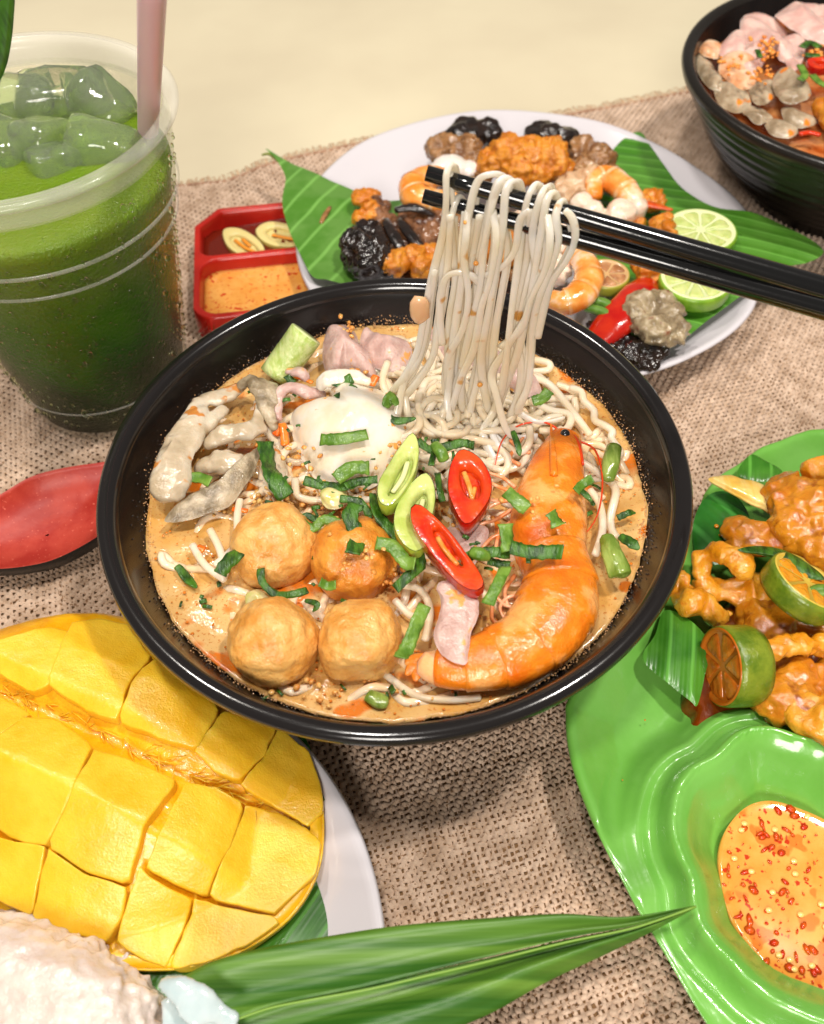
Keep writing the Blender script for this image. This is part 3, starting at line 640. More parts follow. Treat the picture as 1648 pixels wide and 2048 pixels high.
for i, s in enumerate(strands):
    for c in range(2 if i not in (6, 7) else 1):
        o_ = (0, 0) if c == 0 else (random.choice([-1, 1])*random.uniform(5, 8), random.uniform(-4, 4))
        q = np.array([PY(a[0]+o_[0]+(random.uniform(-2.5, 2.5) if c else 0), a[1]+o_[1], yp(a[0])+(([.95, .42, .05][k_] if k_ < 3 and s[1][1] < 410 else 0) if not (len(a) > 2 and k_ > 0) else a[2])+(random.uniform(.15, .5) if c else 0)) for k_, a in enumerate(s)])
        if i not in (6, 7):
            q[3:, 0] += .07*np.sin(np.arange(len(q)-3)*1.25+i*1.9+c); q[3:, 1] += .12*np.sin(np.arange(len(q)-3)*.9+i)
            an_ = random.uniform(-2.6, -.5) if random.random() < .5 else random.uniform(.2, 2.9); e_ = q[-1]; zb_ = ZB+.75
            if e_[2] > zb_-.6 and e_[2] < 9.5: q = np.vstack([q, [e_[0]+.35*math.cos(an_), e_[1]+.35*math.sin(an_), max(zb_+.25, e_[2]-.7)], [e_[0]+1.1*math.cos(an_+.3), e_[1]+1.1*math.sin(an_+.3), zb_+.1], [e_[0]+1.9*math.cos(an_+.8), e_[1]+1.9*math.sin(an_+.8), zb_-.25]])
        wd = np.array([upx(x) for x in q])*np.interp(np.arange(len(q)), [0, 3, len(q)], [7.4, 7.8, 8.4])*(1.0 if c == 0 else .8)
        wd = wd*(1+.14*np.sin(np.arange(len(q))*1.7+i))
        sw = smooth(np.c_[q, wd], 5); part('noodle', sweep(sw[:, :3], sw[:, 3], sw[:, 3]*.5, n=10, up=(.1, -1, .15)), NOODL, lroot)
bits = [(840, 620, 22, C(226, 176, 130)), (952, 527, 6, C(214, 140, 60)), (930, 445, 4, C(220, 140, 50)), (960, 770, 6, C(220, 150, 60))]
cb_ = [ball(PY(a, b, yp(a)-.25), (r*upx(PY(a, b, YP)), .08 if r < 10 else .15, r*upx(PY(a, b, YP))*(1 if r < 10 else 1.7)), lv=2, nz=((3, .2, 4),)) for a, b, r, c in bits]
part('noodle_scrap', cb_[0], M('noodle_scrap', C(222, 178, 136), rough=.25, sss=.4, coat=.3), lroot)
for q in cb_[1:]: part('garlic_bit', q, M('garlic_bit', C(214, 140, 60), C(228, 176, 96), ns=4, rough=.3, coat=.3), lroot)
# ------------------------------------------------------------------ egg, tofu puffs
EGG = M('poached_egg', C(228, 220, 206), C(230, 212, 184), ns=.9, rough=.2, coat=.35, sss=.5, sscale=.35, srad=(1, .85, .7), bump=.02, bs=1.5, spk=((*C(228, 160, 84)[:3], 1), 2.2, .68))
e_o = [(578, 820), (600, 800), (650, 795), (655, 770), (690, 752), (760, 772), (800, 800), (828, 845), (822, 880), (800, 915), (762, 940), (722, 958), (690, 955), (640, 945), (600, 900)]
v, f = pillow(e_o, ZB+.2, 1.85, .3, 20, .62, 2.0, nz=((.5, .10, 2), (1.3, .05, 8)), zref=ZB+.9)
solo('poached_egg', (v, f), EGG, 'smooth white poached egg lying in the noodle soup, dotted with fried garlic', 'egg')
def tofu(c1, c2, nm): return M(nm, c1, c2, ns=1.1, rough=.34, coat=.35, sss=.25, sscale=.2, bump=.09, bs=2.2, bump2=(.035, 8))
TF1 = tofu(C(206, 140, 60), C(224, 172, 98), 'fried_fish_ball'); TF2 = tofu(C(200, 116, 30), C(218, 146, 54), 'fried_fish_ball_dark')
for (x, y, r, z, fl, mt, lb, sd) in [(548, 1285, 87, 6.6, .95, TF1, 'fried fish ball nearest the front left rim of the black bowl', 1), (718, 1282, 84, 6.6, .95, TF1, 'knobbly square-ish fried fish ball at the front, beside the one at the front left rim', 2),
                                 (552, 1095, 84, 6.2, .95, TF1, 'paler fried fish ball behind the front pair, half sunk in the broth at the left', 3), (708, 1120, 84, 6.3, .95, TF2, 'darkest golden fried fish ball, under the green herb strips', 4)]:
    c = P(x, y, z); r_u = r*upx(c); V, F = ico(5); Q = V.copy()
    if sd == 2: Q = np.sign(Q)*np.abs(Q)**.8; Q /= np.linalg.norm(Q, axis=1).mean()
    Q = Q*r_u*np.array([1, 1, fl]); Q = Q*(1+.10*fbm(V*1.3+sd*7, 1, 2, sd)[:, None]+.06*(1-np.abs(fbm(V*3.5+sd*3, 1, 3, sd+3)))[:, None]+.006*fbm(V*14, 1, 2, sd)[:, None])
    solo('fish_ball', (Q+c, F), mt, lb, 'fish ball', 'fried fish balls in the noodle bowl')
# ------------------------------------------------------------------ the big prawn
def prawn_mats(): return (M('prawn_shell', C(216, 98, 12), C(230, 130, 28), ns=.7, rough=.2, coat=.5, bump=.08, bs=2.6, bump2=(.014, 12), sss=.3, sscale=.25, ramp=(.3, .52), c3=C(240, 166, 92)),
                          M('prawn_belly', C(238, 176, 120), C(240, 200, 168), ns=1.6, rough=.22, coat=.4, sss=.4, sscale=.3, bump=.03, bs=3),
                          M('prawn_leg', C(224, 130, 70), C(232, 170, 130), ns=2, rough=.25, coat=.3))
PS, PBm, PLm = prawn_mats()
SEGM = M('prawn_shell_edge', C(240, 150, 60), C(244, 200, 150), ns=1.2, rough=.2, coat=.5, sss=.3, bump=.02, bs=3)
pr = thing('king_prawn', 'large whole orange prawn with its head on, curled along the right side of the bowl', 'prawn', tuple(P(1130, 1150, 5.9)))
spn = smooth(np.array([(1132, 872, 30), (1122, 905, 44), (1110, 955, 60), (1100, 1010, 72), (1096, 1065, 78), (1102, 1105, 73), (1114, 1140, 70), (1120, 1175, 76), (1112, 1215, 82), (1090, 1255, 80), (1052, 1290, 73), (1000, 1315, 68), (950, 1328, 58), (905, 1332, 50), (868, 1330, 40), (840, 1322, 26)], float), 6)
s3 = np.array([np.r_[P(a, b, 6.55), r*upx(P(a, b, 6.55))] for a, b, r in spn])
K = len(s3)
def body(i0, i1, sc_, lift=0, nm='shell_segment', mt=None, hf=.78, flare=0):
    q = s3[i0:i1].copy(); n = len(q); t = np.linspace(0, 1, n)
    w_ = q[:, 3]*sc_*(1+flare*t); q[:, 2] += lift
    v, f = sweep(q[:, :3], w_, w_*hf, n=28, noise=.025, ns=1.1, seed=i0)
    return part(nm, (v, f), mt or PS, pr)
body(2, K-1, .93, -.08, 'body_meat', PBm)
body(0, 32, 1.0, 0, 'head_shell', hf=.75)
cuts = [30, 40, 49, 58, 66, 74, 82]
for i in range(len(cuts)-1): body(cuts[i], min(cuts[i+1]+2, K), .985-.004*i, .02, flare=.06)
# pale bands between the segments
for i, ci in enumerate(cuts[1:-1]):
    q = s3[ci:ci+2]; v, f = sweep(q[:, :3], q[:, 3]*1.0, q[:, 3]*.785, n=28, cap=False, noise=.035, ns=3, seed=3); part('joint_band', (v, f), SEGM, pr)
tail = [[(846, 1320), (825, 1335), (812, 1350)], [(846, 1326), (835, 1345), (830, 1362)], [(850, 1318), (822, 1322), (812, 1330)]]
for tl in tail: part('tail_fin', pxsweep(tl, 6.4, [16, 14, 4], .3, n=8), PS, pr)
part('eye', PB(1130, 868, 7.0, 10, 1, lv=3), M('prawn_eye', C(28, 26, 30), rough=.05, coat=1), pr)
part('eye', PB(1146, 882, 6.3, 8, 1, lv=3), M('prawn_eye', None), pr)
part('rostrum', pxsweep([(1108, 950, .9), (1106, 905, .7), (1103, 870, .3), (1102, 848, .2)], 6.6, [8, 7, 4, 1.5], .8), PS, pr)
for a_ in ([(1140, 880), (1152, 905), (1160, 950), (1158, 990)], [(1145, 870), (1158, 890), (1166, 930)]): part('antenna', pxsweep(a_, 6.9, [4, 4, 3, 2][:len(a_)], 1), M('prawn_antenna', C(206, 60, 12), rough=.3, coat=.3), pr)
lg = [[(1020, 1000), (985, 1010), (950, 1035)], [(1022, 1020), (990, 1040), (960, 1050), (940, 1080)], [(1022, 1045), (1000, 1060), (992, 1100), (1000, 1130)], [(1030, 985), (1000, 975), (970, 960)], [(1030, 975), (1005, 955), (975, 945), (955, 930)],
      [(1025, 1060), (985, 1075), (965, 1095)], [(1010, 1000), (980, 1000), (960, 985)], [(1030, 1150), (1010, 1180), (1015, 1210)], [(1040, 1190), (1015, 1195), (1000, 1215), (1010, 1240)], [(1035, 1215), (1010, 1210), (990, 1190)], [(1010, 1250), (985, 1240), (985, 1210)],
      [(1040, 930), (1020, 915), (1035, 890), (1050, 870)], [(1060, 905), (1040, 900), (1020, 880)]]
for l in lg: part('leg', pxsweep(l, 6.55, [5, 4.5, 4, 2.5][:len(l)], .8, n=6), PLm, pr)
for k_, ci in enumerate(cuts[:-1]):
    a = spn[min(ci+4, K-1)]; b = np.array([1000, 1180.]); d = b-a[:2]; d /= np.linalg.norm(d); e0 = a[:2]+d*a[2]*.92
    part('swimmeret', pxsweep([tuple(e0), tuple(e0+d*14+[-4, 6]), tuple(e0+d*26+[-10, 2])], 6.3, [9, 7, 3], .3, n=8), PBm, pr)
for a_ in ([(1150, 880), (1190, 900), (1205, 960), (1195, 1030), (1165, 1075)], [(1120, 862), (1090, 845), (1040, 850), (1005, 880), (990, 930)]): part('antenna', pxsweep(a_, 6.75, [2.6, 2.2, 2, 1.6, 1], 1, n=6), M('prawn_antenna', None), pr)
# ------------------------------------------------------------------ pork, mushrooms, squid ...
PORK = M('poached_pork', C(186, 150, 140), C(206, 176, 166), ns=1.6, rough=.34, coat=.25, sss=.3, sscale=.25, bump=.07, bs=2.8, bump2=(.025, 10), spk=((*C(226, 160, 90)[:3], 1), 1.5, .62))
MUSH = M('oyster_mushroom', C(166, 146, 116), C(194, 176, 150), ns=.8, rough=.14, coat=.8, sss=.3, sscale=.1, bump=.05, bs=1.6, stretch=(1, 1, 1), bump2=(.02, 8), c3=C(202, 188, 166), ramp=(.3, .5), spk=((*C(196, 128, 60)[:3], 1), 1.1, .62))
MUSHG = M('oyster_mushroom_grey', C(120, 104, 80), C(184, 166, 138), ns=1.3, rough=.28, coat=.4, sss=.2, bump=.05, bs=3, bump2=(.02, 12))
def wavy(z, a, s, sd, bend=0): return lambda x, y, r: z+a*fbm(np.stack([x, y, x*0], 1), s, 2, sd)+bend*(1-r*r)
def slab(outl, z, a, s, sd, th, mt, nm, lb, cat, grp=None, bend=.25, nz=None):
    v, f = sheet(outl, wavy(z, a, s, sd, bend), th, 14, 5, z); nz = nz or ((1.8, .05, sd), (5, .02, sd+3))
    for (s_, a_, d_) in nz: v = v+a_*np.stack([fbm(v, s_, 2, d_), fbm(v+5, s_, 2, d_+1), fbm(v+11, s_, 2, d_+2)], 1)
    return solo(nm, (v, f), mt, lb, cat, grp)
slab([(872, 1172), (895, 1163), (925, 1182), (957, 1200), (955, 1235), (940, 1260), (938, 1300), (930, 1328), (905, 1325), (880, 1305), (870, 1270), (878, 1230), (880, 1200)], 7.35, .06, .9, 3, .30, PORK, 'pork_slice', 'grey pink pork slice resting on the tail end of the prawn', 'pork', 'pork slices in the noodle bowl', .1)
slab([(890, 1060), (930, 1045), (975, 1060), (960, 1110), (930, 1150), (880, 1130)], 6.5, .15, .8, 9, .3, PORK, 'pork_slice', 'pork slice half buried under the red chilli rings', 'pork', 'pork slices in the noodle bowl', .2)
def folded(balls_, vox, nz, mt, nm, lb, cat, grp=None, it=2):
    return solo(nm, remesh(balls_, vox, it, nz), mt, lb, cat, grp)
NZM = ((1.0, .06, 5, 'r'), (3.2, .025, 7))
solo('pork_slice', crumple([(655, 645), (685, 632), (712, 650), (722, 690), (748, 718), (752, 750), (715, 745), (690, 735), (672, 755), (652, 740), (645, 700), (648, 668)], 6.5, .28, .75, 3, .16, .8, .6), PORK, 'folded pork slice against the back of the bowl beside the pale leek stalk', 'pork', 'pork slices in the noodle bowl')
solo('pork_slice', crumple([(722, 662), (735, 645), (755, 655), (785, 662), (815, 672), (822, 700), (800, 735), (765, 730), (738, 712), (720, 690)], 6.5, .26, .8, 8, .16, .7, -.4), PORK, 'crumpled pork slice behind the poached egg, left of the hanging noodles', 'pork', 'pork slices in the noodle bowl')
solo('pork_slice', crumple([(862, 655), (890, 650), (940, 668), (1000, 705), (1060, 740), (1085, 775), (1050, 790), (1000, 760), (940, 735), (880, 715)], 6.3, .22, .7, 12, .16, .5, .8), PORK, 'pork slice at the back of the bowl behind the hanging noodles', 'pork', 'pork slices in the noodle bowl')
folded([pxsweep([(400, 800, .5), (385, 850, .6), (355, 910, .7), (340, 970, .6), (345, 1000, .3)], 6.35, [14, 30, 40, 40, 24], .5, seg=6), pxsweep([(400, 800, .4), (440, 795, .5), (480, 775, .3)], 6.3, [14, 20, 12], .5), pxsweep([(385, 870, .4), (415, 850, .4), (450, 815, .4)], 6.4, [10, 16, 10], .6)], .09, ((.8, .08, 2, 'r'), (3, .02, 3)), MUSH, 'mushroom_piece', 'long pale mushroom strip curving along the left rim of the broth', 'mushroom', 'mushroom pieces in the noodle bowl')
slab([(330, 1040), (350, 1015), (400, 985), (450, 965), (500, 930), (520, 895), (515, 930), (490, 970), (465, 1005), (420, 1025), (370, 1040)], 6.55, .08, .7, 6, .22, MUSHG, 'mushroom_piece', 'grey-speckled mushroom cap slice with a tapering stem, lying below the long pale strip', 'mushroom', 'mushroom pieces in the noodle bowl', .35)
folded([pxsweep([(412, 890, .2), (450, 868, .5), (490, 862, .5), (530, 855, .2)], 6.4, [12, 22, 24, 12], .7), pxsweep([(500, 860, .4), (520, 835, .4), (512, 800, .3)], 6.4, [14, 12, 10], .7)], .08, NZM, MUSH, 'mushroom_piece', 'plump whitish mushroom piece between the long strip and the egg', 'mushroom', 'mushroom pieces in the noodle bowl')
folded([pxsweep([(395, 940), (430, 925, .3), (470, 925, .3), (500, 935)], 6.35, [12, 26, 24, 12], .7), ball(P(440, 930, 6.5), (.55, .35, .3))], .08, NZM, MUSH, 'mushroom_piece', 'small rounded mushroom piece just above the speckled cap slice', 'mushroom', 'mushroom pieces in the noodle bowl')
folded([pxsweep([(480, 775, .3), (505, 760, .6), (520, 790, .6), (535, 830, .4), (550, 860)], 6.5, [10, 16, 15, 12, 8], .6), pxsweep([(505, 765, .5), (545, 775, .5), (548, 810, .4)], 6.5, [10, 14, 10], .6), pxsweep([(520, 755, .6), (530, 775, .5), (545, 845, .2)], 6.6, [8, 10, 8], .6)], .07, NZM, MUSHG, 'mushroom_piece', 'torn grey mushroom shreds beside the base of the pale leek stalk', 'mushroom', 'mushroom pieces in the noodle bowl')
folded([pxsweep([(555, 840), (556, 800, .3), (575, 775, .5), (610, 785, .4), (650, 790, .2)], 6.55, [8, 14, 14, 14, 8], .7), pxsweep([(575, 740, .4), (600, 745, .5), (615, 760, .3)], 6.6, [8, 13, 8], .6)], .07, NZM, PORK, 'squid_piece', 'small curled brownish squid piece to the left of the egg', 'squid')
folded([pxsweep([(640, 775, .2), (652, 760, .5), (700, 755, .5), (740, 765, .3)], 6.9, [10, 20, 20, 10], .5)], .07, NZM, EGG, 'egg_white_fold', 'small fold of egg white behind the poached egg', 'egg white')
slab([(525, 880), (560, 900), (575, 950), (560, 990), (535, 980), (520, 930)], 6.35, .1, .8, 19, .25, MUSH, 'mushroom_piece', 'mushroom piece partly under the long herb strip left of the egg', 'mushroom', 'mushroom pieces in the noodle bowl', .2)
slab([(640, 985), (670, 975), (692, 985), (690, 1010), (665, 1020), (645, 1010)], 6.7, .03, .8, 29, .3, M('onion_slice', C(196, 188, 110), C(222, 208, 160), ns=1.5, rough=.2, coat=.4, sss=.3), 'onion_piece', 'translucent pale green onion round below the egg', 'onion', None, .2)
slab([(495, 1190), (520, 1185), (545, 1200), (540, 1220), (510, 1230), (490, 1220)], 6.2, .05, .8, 31, .3, M('onion_slice', None), 'onion_piece', 'translucent onion piece between the front fish balls and the paler one', 'onion', None, .2)
# shredded meat scraps and coarse spice
cr = []
def scatter(px, py, sx_, sy_, z, n, r0, r1, L_):
    for i in range(n):
        c = P(px+random.gauss(0, sx_), py+random.gauss(0, sy_), z+random.uniform(-.03, .05)); r = random.uniform(r0, r1)
        V, F = ico(1); L_.append((V*np.array([r, r*random.uniform(.6, 1), r*.6])*(1+.3*RS.uniform(-1, 1, (len(V), 1)))@rotz(random.uniform(0, 3)).T+c, F))
for (px, py, sx_, sy_, z, n) in [(705, 830, 45, 25, 7.42, 26), (690, 895, 50, 20, 7.1, 34), (790, 880, 18, 30, 6.95, 26), (640, 1000, 40, 25, 6.3, 46), (700, 1030, 25, 35, 6.6, 36), (710, 1120, 40, 22, 7.7, 14), (600, 990, 60, 20, 6.2, 50), (740, 1080, 60, 30, 6.5, 24), (500, 1000, 60, 20, 6.1, 40),
                                 (710, 745, 16, 30, 7.0, 20), (560, 900, 40, 30, 6.4, 30), (800, 1150, 20, 20, 6.5, 16), (560, 780, 20, 20, 6.6, 12), (1050, 1000, 30, 30, 7.8, 4), (940, 1030, 30, 40, 6.6, 16), (700, 650, 10, 8, 7.4, 12), (690, 1370, 90, 20, 6.1, 16)]:
    scatter(px, py, sx_, sy_, z, n, .06, .15, cr)
solo('fried_garlic', join(cr), M('fried_garlic', C(206, 132, 56), C(226, 178, 104), ns=3, rough=.35, coat=.3, sss=.2), 'golden fried garlic crumbs sprinkled over the egg, fish balls and broth', 'garlic', kind='stuff')
# oily orange flakes and carrot shreds
OR = M('carrot_shred', C(222, 92, 14), C(232, 130, 40), ns=2, rough=.25, coat=.4, sss=.2)
for i, (pt, w_, lb) in enumerate([([(590, 752, .5), (625, 765, .5)], 5, 'orange carrot shred at the foot of the leek stalk'), ([(550, 870), (565, 850, .2), (570, 890)], 9, 'orange carrot piece left of the egg'), ([(742, 770, .8), (752, 752, .9)], 9, 'orange chilli oil flake by the noodles behind the egg'),
                              ([(395, 1095), (408, 1100)], 9, 'orange flake floating at the left of the broth'), ([(465, 1018), (495, 1022)], 6, 'orange shred beside the paler fish ball'), ([(495, 1055, .2), (515, 1035, .2)], 5, 'thin orange sliver on the edge of the paler fish ball')]):
    solo('carrot_shred', pxsweep(pt, 6.4, w_, .5, n=6), OR, lb, 'carrot')
# ------------------------------------------------------------------ chillies
GC = (M('green_chilli_skin', C(158, 180, 56), C(178, 196, 78), ns=1, rough=.14, coat=.6, sss=.2), M('green_chilli_flesh', C(170, 186, 86), C(198, 206, 126), ns=1, rough=.25, bump=.05, bs=2, coat=.3, sss=.3), M('green_chilli_seed', C(220, 220, 160), rough=.3, coat=.3))
RC = (M('red_chilli_skin', C(186, 14, 6), C(168, 8, 6), ns=1, rough=.1, coat=.8, sss=.1), M('red_chilli_flesh', C(196, 34, 8), C(214, 70, 18), ns=1.0, rough=.25, coat=.3, bump=.04, bs=2, sss=.2), M('red_chilli_seed', C(226, 128, 44), C(232, 170, 90), ns=3, rough=.25, coat=.4))
ringslice([(826, 872), (838, 900), (834, 940), (818, 975), (790, 1012), (768, 1018), (756, 1000), (758, 970), (778, 935), (800, 900)], [(818, 915), (826, 935), (815, 965), (793, 992), (776, 995), (785, 970), (800, 940)], 7.5, .5, GC, 'green_chilli_slice', 'upper pale green chilli slice, leaning on the poached egg', 'chilli', 'chilli slices on the noodles', seeds=[([(815, 925, -.05), (805, 955, -.05), (785, 985, -.1)], 6)])
ringslice([(853, 952), (868, 975), (870, 1010), (862, 1050), (850, 1095), (832, 1110), (808, 1095), (790, 1065), (790, 1030), (806, 995), (830, 965)], [(848, 985), (855, 1005), (850, 1040), (838, 1060), (822, 1045), (826, 1010)], 7.35, .5, GC, 'green_chilli_slice', 'lower pale green chilli slice, under the long red chilli ring', 'chilli', 'chilli slices on the noodles', seeds=[([(846, 1000, -.1), (838, 1030, -.1)], 6)])
ringslice([(918, 908), (940, 910), (965, 930), (982, 965), (980, 1000), (962, 1030), (938, 1055), (922, 1048), (905, 1015), (896, 985), (900, 940)], [(920, 945), (935, 940), (955, 958), (962, 985), (955, 1000), (938, 1000), (922, 975)], 7.6, .55, RC, 'red_chilli_slice', 'rounder upright red chilli slice to the left of the prawn head', 'chilli', 'chilli slices on the noodles', seeds=[([(928, 945, -.05), (938, 970, 0), (944, 995, -.05)], 6), ([(950, 975, -.05), (944, 998, -.05)], 5)])
ringslice([(822, 1022), (838, 1015), (865, 1035), (900, 1070), (930, 1110), (955, 1145), (968, 1175), (950, 1188), (920, 1175), (885, 1140), (850, 1095), (825, 1055)], [(866, 1062), (880, 1062), (905, 1095), (925, 1125), (922, 1138), (900, 1125), (878, 1095)], 7.8, .5, RC, 'red_chilli_slice', 'long slanted red chilli ring pointing at the pork slice', 'chilli', 'chilli slices on the noodles', seeds=[([(875, 1075, -.1), (890, 1100, -.05), (915, 1130, -.1)], 6)])
# ------------------------------------------------------------------ leek stalk, spring onions, herb strips
LK = M('leek_stalk', C(170, 190, 96), C(202, 212, 146), ns=1.4, rough=.25, coat=.3, sss=.3, bump=.04, bs=3, stretch=(3, .35, 3))
lk = thing('leek_stalk', 'thick pale green leek stalk leaning on the back left wall of the bowl', 'leek', tuple(P(560, 740, 6.2)))
a0, a1 = P(550, 755, 6.3), P(612, 668, 7.6)
q = [a0+(a1-a0)*t for t in np.linspace(0, 1, 8)]
part('stalk', sweep(q, 34*upx(a0), n=32, noise=.02, ns=1.2, ck=0), LK, lk)
part('cut_end', sweep([q[-1]-(a1-a0)*.01, q[-1]+(a1-a0)*.015], 33*upx(a0), n=32, ck=0), M('leek_cut', C(206, 214, 160), C(186, 200, 124), ns=4, rough=.3, coat=.3), lk)
HB = M('herb_green', C(26, 62, 8), C(66, 110, 26), ns=1.6, rough=.34, coat=.15, bump=.05, bs=5, stretch=(3, 1, 1), spec=.5)
HBL = M('herb_green_light', C(74, 112, 28), C(112, 146, 54), ns=1.6, rough=.34, coat=.15, bump=.05, bs=5)
herbs = [
 ([(530, 882), (535, 920), (548, 958), (572, 992)], 16, 7.0, 0, 'long dark herb strip hanging to the left of the egg'),
 ([(358, 955), (395, 953), (422, 968)], 10, 7.0, 1, 'herb piece on the long pale mushroom strip by the left rim'),
 ([(640, 875), (685, 880), (735, 870)], 11, 7.75, 1, 'light green herb strip lying across the middle of the egg'),
 ([(650, 755), (680, 765), (705, 760)], 10, 7.5, 0, 'upper of the two herb bits at the top edge of the egg'),
 ([(675, 800), (690, 785), (708, 770)], 8, 7.7, 0, 'lower of the two herb bits at the top edge of the egg'),
 ([(757, 822), (790, 838), (832, 836)], 8, 7.5, 0, 'pointed herb leaf at the right corner of the egg'),
 ([(770, 812), (782, 800), (795, 808)], 12, 7.7, 1, 'curled herb bit on top of the pointed leaf at the egg corner'),
 ([(608, 962), (650, 968), (690, 975), (720, 962)], 9, 7.0, 0, 'herb strip along the lower edge of the egg, at the left'),
 ([(672, 960), (705, 938), (738, 932)], 13, 7.4, 1, 'light herb strip laid over the lower edge of the egg'),
 ([(690, 975), (720, 960), (755, 958)], 8, 7.1, 0, 'dark herb strip tucked below the lower edge of the egg'),
 ([(600, 1045), (625, 1052), (650, 1042), (680, 1048)], 9, 7.0, 1, 'wavy light herb strip above the paler fish ball'),
 ([(590, 1042), (615, 1035), (640, 1040), (665, 1030)], 6, 6.8, 0, 'thin dark herb strip behind the wavy one'),
 ([(705, 1110), (715, 1070), (700, 1035), (715, 1010)], 15, 7.85, 0, 'broad herb strip bent over the darkest fish ball'),
 ([(745, 985), (755, 1030), (785, 1062), (800, 1085)], 12, 7.0, 0, 'dark herb leaf left of the lower green chilli slice'),
 ([(752, 1088), (785, 1095), (812, 1120), (830, 1130)], 13, 7.6, 1, 'light herb strip to the right of the darkest fish ball'),
 ([(838, 1105), (840, 1130), (815, 1158), (790, 1175)], 10, 7.2, 0, 'herb strip between the darkest fish ball and the long red chilli'),
 ([(440, 1150), (455, 1128), (478, 1100)], 13, 7.2, 0, 'dark herb piece standing at the left of the paler fish ball'),
 ([(355, 1132), (372, 1152), (395, 1178)], 9, 6.15, 0, 'herb leaf floating in the broth at the left'),
 ([(522, 1140), (525, 1165), (550, 1185), (585, 1192), (615, 1180)], 7, 6.9, 0, 'thin curved herb strip below the paler fish ball'),
 ([(610, 1200), (635, 1212), (625, 1220)], 6, 6.7, 0, 'small herb tip between the two front fish balls'),
 ([(640, 1165), (655, 1168), (672, 1172)], 9, 7.2, 1, 'small square herb bit between the four fish balls'),
 ([(850, 1212), (835, 1245), (815, 1290), (800, 1318)], 13, 7.5, 1, 'long herb strip standing to the left of the pork slice'),
 ([(680, 1000), (720, 1005), (740, 1030)], 7, 6.9, 0, 'dark herb shred under the egg near the fried garlic'),
 ([(920, 1128), (945, 1108), (985, 1108), (1020, 1105)], 10, 7.7, 0, 'dark herb strip left of the crossing of herbs on the prawn'),
 ([(1010, 1052), (1015, 1080), (1018, 1100)], 14, 8.0, 1, 'upright herb strip at the crossing of herbs on the prawn'),
 ([(1020, 1098), (1060, 1102), (1105, 1102), (1125, 1108)], 14, 8.0, 0, 'long herb strip lying across the prawn body'),
 ([(1012, 1130), (998, 1165), (975, 1210)], 11, 7.7, 1, 'herb strip pointing down from the prawn towards the pork slice'),
 ([(975, 1125), (1000, 1125), (1020, 1130)], 8, 7.5, 0, 'short herb strip under the crossing of herbs'),
 ([(1100, 1028), (1112, 1040), (1118, 1050)], 14, 8.1, 1, 'small light herb bit in the middle of the prawn head'),
 ([(1152, 985), (1165, 965), (1185, 960)], 9, 7.9, 1, 'herb bit at the right edge of the prawn head'),
 ([(1150, 975), (1165, 985), (1185, 998)], 7, 7.7, 0, 'dark herb tip under the bit at the right edge of the prawn head'),
 ([(1012, 985), (1030, 1000), (1055, 1015)], 13, 7.8, 1, 'herb roll at the left edge of the prawn head'),
 ([(835, 885), (860, 895), (895, 892), (925, 890), (948, 888)], 8, 7.5, 0, 'dark herb strip over the noodles between the egg and the red chilli'),
 ([(868, 905), (862, 935)], 6, 7.4, 0, 'short dark herb bit hanging above the round red chilli'),
 ([(1025, 865), (1035, 890), (1040, 908)], 7, 7.2, 0, 'dark herb leaf beside the foot of the hanging noodles'),
 ([(1065, 800), (1085, 795), (1098, 785)], 10, 6.7, 1, 'herb bit at the back right among the noodles'),
 ([(1240, 1068), (1262, 1088), (1278, 1100)], 11, 6.7, 0, 'dark herb leaf by the right wall of the bowl, behind the onion stem'),
 ([(1235, 1035), (1255, 1030), (1268, 1020)], 6, 6.4, 0, 'small herb stem touching the right wall of the bowl'),
 ([(540, 1005), (535, 1015)], 8, 6.6, 0, 'tiny dark herb fleck between the mushrooms and the paler fish ball'),
 ([(780, 1372), (788, 1388)], 6, 6.2, 0, 'tiny herb fleck in the broth below the square-ish fish ball'),
 ([(575, 755), (585, 765)], 8, 6.9, 0, 'tiny herb fleck at the foot of the leek stalk'),
 ([(875, 945), (880, 985), (885, 1000)], 6, 6.9, 0, 'narrow herb shred left of the round red chilli'),
]
for (pt, w_, z, l, lb) in herbs:
    q = np.array([P(a, b, z) for a, b in pt]); n = len(q); u = upx(q[0])
    dzz = np.array([.12*math.sin(2.2*k+w_) for k in range(n)]); q[:, 2] += dzz
    q = smooth(q, 6) if n > 2 else resample(q, 6)
    k = len(q); wd = np.full(k, w_*u*1.1)*(1+.12*RS.uniform(-1, 1, k)); 
    if 'pointed' in lb or 'tip' in lb or 'leaf' in lb: wd = wd*np.sin(np.linspace(.5, 2.95, k))
    tl = random.uniform(-.5, .5); solo('herb_strip', strip_box(q, wd, .028, np.stack([tl+.5*np.sin(np.linspace(0, 4+2*tl, k)), np.full(k, -.35), np.ones(k)], 1)), HBL if l else HB, lb, 'herb', 'chopped green herb strips on the soup')
SO = M('spring_onion', C(104, 128, 44), C(150, 168, 84), ns=1.5, rough=.22, coat=.4, sss=.2, bump=.03, bs=3, stretch=(2, .5, 2))
solo('spring_onion', remesh([pxsweep([(1215, 1075, .2), (1230, 1110, .4), (1245, 1150, .3)], 6.6, [16, 18, 22], .8, n=14), pxsweep([(1205, 1080, .2), (1212, 1110, .4), (1225, 1155, .3)], 6.55, [8, 9, 9], .8)], .07, 1, ((3, .03, 2),)), SO, 'thick cut spring onion stem by the right wall of the bowl', 'spring onion')
solo('spring_onion', pxsweep([(1228, 895, .2), (1222, 925, .3), (1215, 960, .1)], 6.5, [16, 18, 14], .8, n=14, noise=.05), SO, 'spring onion stem half sunk at the right of the prawn head', 'spring onion')
